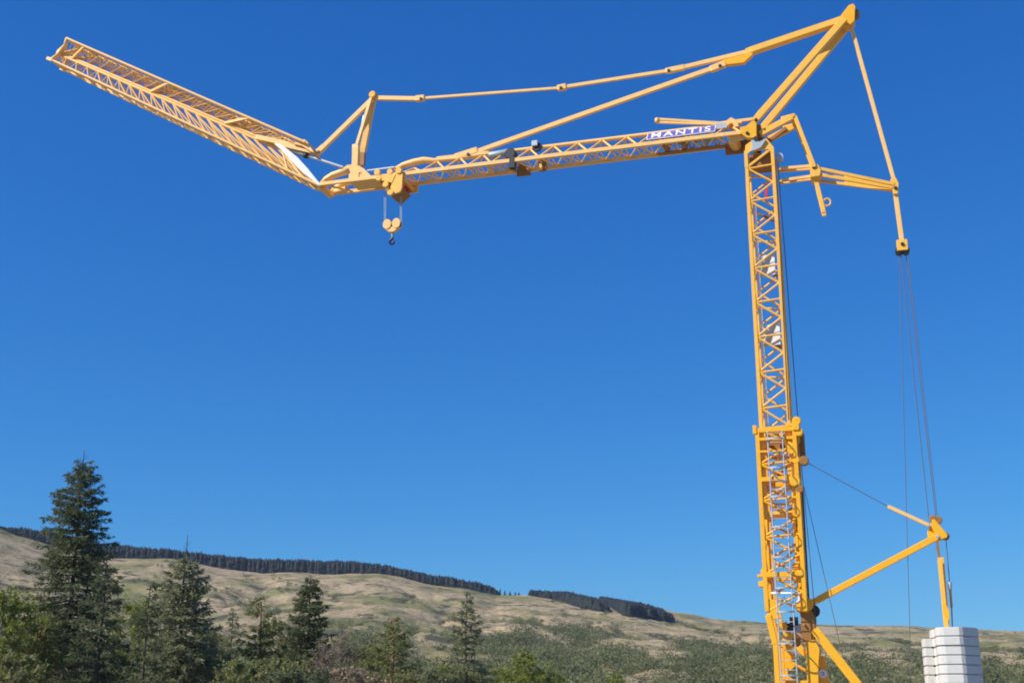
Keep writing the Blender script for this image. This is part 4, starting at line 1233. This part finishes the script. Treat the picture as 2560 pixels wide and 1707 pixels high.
# ---- outer jib, folded: lower section with chords C/D/B and the last section laid over it upside down
def outer(part, P0, P1, off_v, apex0, apex1, bays, chord_r, br, flip):
    """two base chords at +-off_v from P0 to P1 and an apex chord"""
    for v in (off_v, -off_v):
        a = Vector((P0.x, v, P0.z)); b_ = Vector((P1.x, v, P1.z))
        tube('chord', a, b_, chord_r, part, YEL, 8)
    A0 = Vector((apex0.x, 0, apex0.z)); A1 = Vector((apex1.x, 0, apex1.z))
    tube('chord', A0, A1, chord_r * 1.15, part, YEL, 8)
    bm = bmesh.new()
    for k in range(bays):
        f0, fm, f1 = k / bays, (k + .5) / bays, (k + 1) / bays
        for v in (off_v, -off_v):
            b0 = Vector((P0.x, v, P0.z)).lerp(Vector((P1.x, v, P1.z)), f0); b1 = Vector((P0.x, v, P0.z)).lerp(Vector((P1.x, v, P1.z)), f1)
            am = A0.lerp(A1, fm)
            add_seg(bm, b0, am, br, 5); add_seg(bm, am, b1, br, 5)
        n0 = Vector((P0.x, off_v, P0.z)).lerp(Vector((P1.x, off_v, P1.z)), f0); n1 = Vector((P0.x, off_v, P0.z)).lerp(Vector((P1.x, off_v, P1.z)), f1)
        m0 = Vector((P0.x, -off_v, P0.z)).lerp(Vector((P1.x, -off_v, P1.z)), fm)
        add_seg(bm, n0, m0, br * 0.7, 5); add_seg(bm, m0, n1, br * 0.7, 5)
        mid = Vector((P0.x, off_v, P0.z)).lerp(Vector((P1.x, off_v, P1.z)), fm)
        if k % 2 == 0: add_seg(bm, mid, m0, br * 0.7, 5)
        add_seg(bm, mid, A0.lerp(A1, fm), br * 0.7, 5); add_seg(bm, m0, A0.lerp(A1, fm), br * 0.7, 5)
    o = bm_obj('lacing', bm, part, YEL); o['kind'] = 'stuff'
C0, C1 = Q(801, 465, .5), Q(128, 150, .5)
B0, B1 = Q(705, 369, 0), Q(152, 134, 0)
A0_, A1_ = Q(763, 356, .5), Q(168, 97, .5)
oj = box('folding_jib', (C0.x - 0.16, -0.58, C0.z - 0.12), (C0.x + 0.12, 0.40, C0.z + 0.06), crane)
outer(oj, C0, C1, 0.5, B0 - Vector((0.05, 0, 0.16)), B1 - Vector((0.05, 0, 0.12)), 20, 0.066, 0.028, 1)
# struts closing the lower section at its root
for v in (0.5, -0.5):
    bar('root_strut', (C0.x, v, C0.z + 0.05), (B0.x, v * 0.2, B0.z - 0.1), 0.10, 0.09, oj)
    for k in range(2):
        p = C0.lerp(C1, 0.06 + 0.05 * k); tube('brace', (p.x, v, p.z), (B0.x, 0, B0.z - 0.1), 0.04, oj)
tj = plate('jib_tip_section', [uz(763, 350, .3), uz(770, 356, .3), uz(788, 384, .3), uz(780, 382, .3), uz(757, 366, .3), uz(735, 362, .3)], -0.35, 0.4, crane)
outer(tj, A0_, A1_, 0.5, B0 + Vector((0.02, 0, 0.03)), B1 + Vector((0.02, 0, 0.03)), 19, 0.062, 0.026, -1)
bar('root_plate', Q(640, 343, .2), Q(757, 369, .2), 0.22, 0.16, tj)
bar('root_plate', Q(690, 360, .2), Q(780, 381, .2), 0.16, 0.20, tj)
# pipes and walkway laid along inside
for i, (v, dz, f0, f1) in enumerate(((0.12, 0.30, 0.06, 0.86), (-0.15, 0.36, 0.1, 0.8), (0.28, 0.42, 0.2, 0.9), (-0.34, 0.5, 0.05, 0.7))):
    a = B0.lerp(B1, f0); b_ = B0.lerp(B1, f1)
    tube('pipe', a + Vector((-dz * 0.4, v, dz)), b_ + Vector((-dz * 0.4, v, dz)), 0.045, tj, YEL, 6)
for f in (0.22, 0.55, 0.92):
    for (P0, P1) in ((A0_, A1_),):
        p = P0.lerp(P1, f); q = B0.lerp(B1, f + 0.02)
        bar('frame_bar', (p.x, 0.5, p.z), (q.x, 0.03, q.z), 0.12, 0.10, tj)
        bar('frame_bar', (p.x, -0.5, p.z), (q.x, -0.03, q.z), 0.12, 0.10, tj)
        bar('frame_bar', (p.x, -0.5, p.z), (p.x, 0.5, p.z), 0.12, 0.10, tj)
# flat segments under the lower far chord
for k in range(16):
    f0 = 0.04 + k * 0.056
    a = C0.lerp(C1, f0); b_ = C0.lerp(C1, f0 + 0.042)
    bar('rail_segment', (a.x, -0.5, a.z - 0.06), (b_.x, -0.5, b_.z - 0.06), 0.07, 0.10, oj)
# tip frame
for v in (0.52, -0.52):
    c1 = Vector((C1.x, v, C1.z)); a1 = Vector((A1_.x, v, A1_.z)); bb = Vector((B1.x, v * 0.15, B1.z))
    pth = [a1, a1.lerp(bb, 0.5) + Vector((-0.12, 0, -0.02)), bb, bb.lerp(c1, 0.5) + Vector((-0.10, 0, 0.0)), c1]
    path_tube('tip_frame', pth, [0.08, 0.10, 0.16, 0.10, 0.08], oj, YEL, 8)
    bar('tip_lug', c1 + Vector((-0.1, 0, -0.05)), c1 + Vector((0.22, 0, 0.1)), 0.16, 0.12, oj)
tube('cross_bar', (C1.x, -0.55, C1.z), (C1.x, 0.55, C1.z), 0.06, oj); tube('cross_bar', (A1_.x, -0.55, A1_.z), (A1_.x, 0.55, A1_.z), 0.06, tj)

# ---- ropes
for (xa, ya, xb, yb, v) in ((2251, 628, 2322, 1296, 0), (2269, 628, 2344, 1298, 0.06), (2264, 628, 2340, 1297, -0.06)):
    tube('erection_rope', Q(xa, ya, v), Q(xb, yb, v), 0.014, crane, ROPE, 6)
tube('pilot_rope', Q(2248, 628, 0), Q(2278, 1700, 0), 0.012, crane, ROPE, 6)
tube('pilot_rope', Q(2014, 1154, .3), Q(2219, 1265, 0), 0.014, crane, ROPE, 6)
tube('mast_rope', Q(2003, 1156, .3), Q(2040, 1560, .3), 0.014, crane, ROPE, 6)
tube('mast_rope', Q(2010, 1217, .2), Q(2108, 1645, .2), 0.012, crane, ROPE, 6)
tube('mast_rope', Q(1944, 400, -.5), Q(2003, 1156, -.5), 0.018, crane, ROPE, 6)
tube('mast_rope', Q(2006, 1222, .1), Q(2022, 1500, .1), 0.03, crane, DARK, 6)

# ------------------------------------------------------------------ thin blue air over the valley
hm = bpy.data.materials.new('haze_air'); hm.use_nodes = True
ht = hm.node_tree
for n in list(ht.nodes):
    if n.type != 'OUTPUT_MATERIAL': ht.nodes.remove(n)
pv = ht.nodes.new('ShaderNodeVolumePrincipled')
pv.inputs['Color'].default_value = (0.62, 0.78, 1.0, 1)
pv.inputs['Density'].default_value = 0.00008
ht.links.new(pv.outputs[0], ht.nodes['Material Output'].inputs['Volume'])
bm = bmesh.new()
bmesh.ops.create_cube(bm, size=1, matrix=Matrix.Translation((0, 900, 89)) @ Matrix.Diagonal((4600, 2300, 182, 1)))
haze = bm_obj('haze', bm, None, hm)
tag(haze, 'thin bluish air between the camera and the far hill', 'haze', kind='stuff')

for (x, y, v) in ((1402, 220, .12), (1052, 247, .12), (1672, 177, .11), (1800, 165, .22), (1170, 386, .12), (796, 380, .12), (2239, 470, .18), (2108, 52, .28), (1890, 300, .72), (2034, 418, .42), (1868, 333, .70), (2256, 610, .22)):
    q = Q(x, y, v); roller('joint_pin', q.x, v, q.z, 0.065, 0.06, crane, DARK)
tube('hoist_rope', Q(1848, 322, .3), (U_TR, 0.2, ZB + 0.2), 0.012, crane, ROPE, 6)
tube('mast_cable', Q(1941, 440, .62), Q(1972, 1050, .62), 0.02, crane, DARK, 6)

# ------------------------------------------------------------------ haze and overexposure put into the paint: the jib and ties are palest, the head and upper mast less so
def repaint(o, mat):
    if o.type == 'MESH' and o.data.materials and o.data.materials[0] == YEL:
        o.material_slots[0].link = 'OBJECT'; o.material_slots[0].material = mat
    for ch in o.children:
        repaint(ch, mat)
HAZE_PALED = {'jib', 'folding_jib', 'jib_tip_section', 'tie_rod', 'tie_bar', 'tie_socket', 'lower_tie_bar', 'knee_tie', 'knee_strut', 'strut_housing', 'strut_foot', 'rope_arm', 'rear_pendant', 'guy_spreader'}
HAZE_TINTED = {'upper_mast', 'apex_strut', 'trolley', 'rear_tie', 'hanging_bar', 'spreader_arm', 'spreader_joint', 'spreader_tip', 'rope_block', 'rear_arm', 'rear_arm_tip', 'tie_beam', 'rope_ring', 'rear_post'}
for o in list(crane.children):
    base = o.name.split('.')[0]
    if base in HAZE_PALED: repaint(o, PALE)
    elif base in HAZE_TINTED: repaint(o, MID)
for o in list(hook.children): repaint(o, PALE)
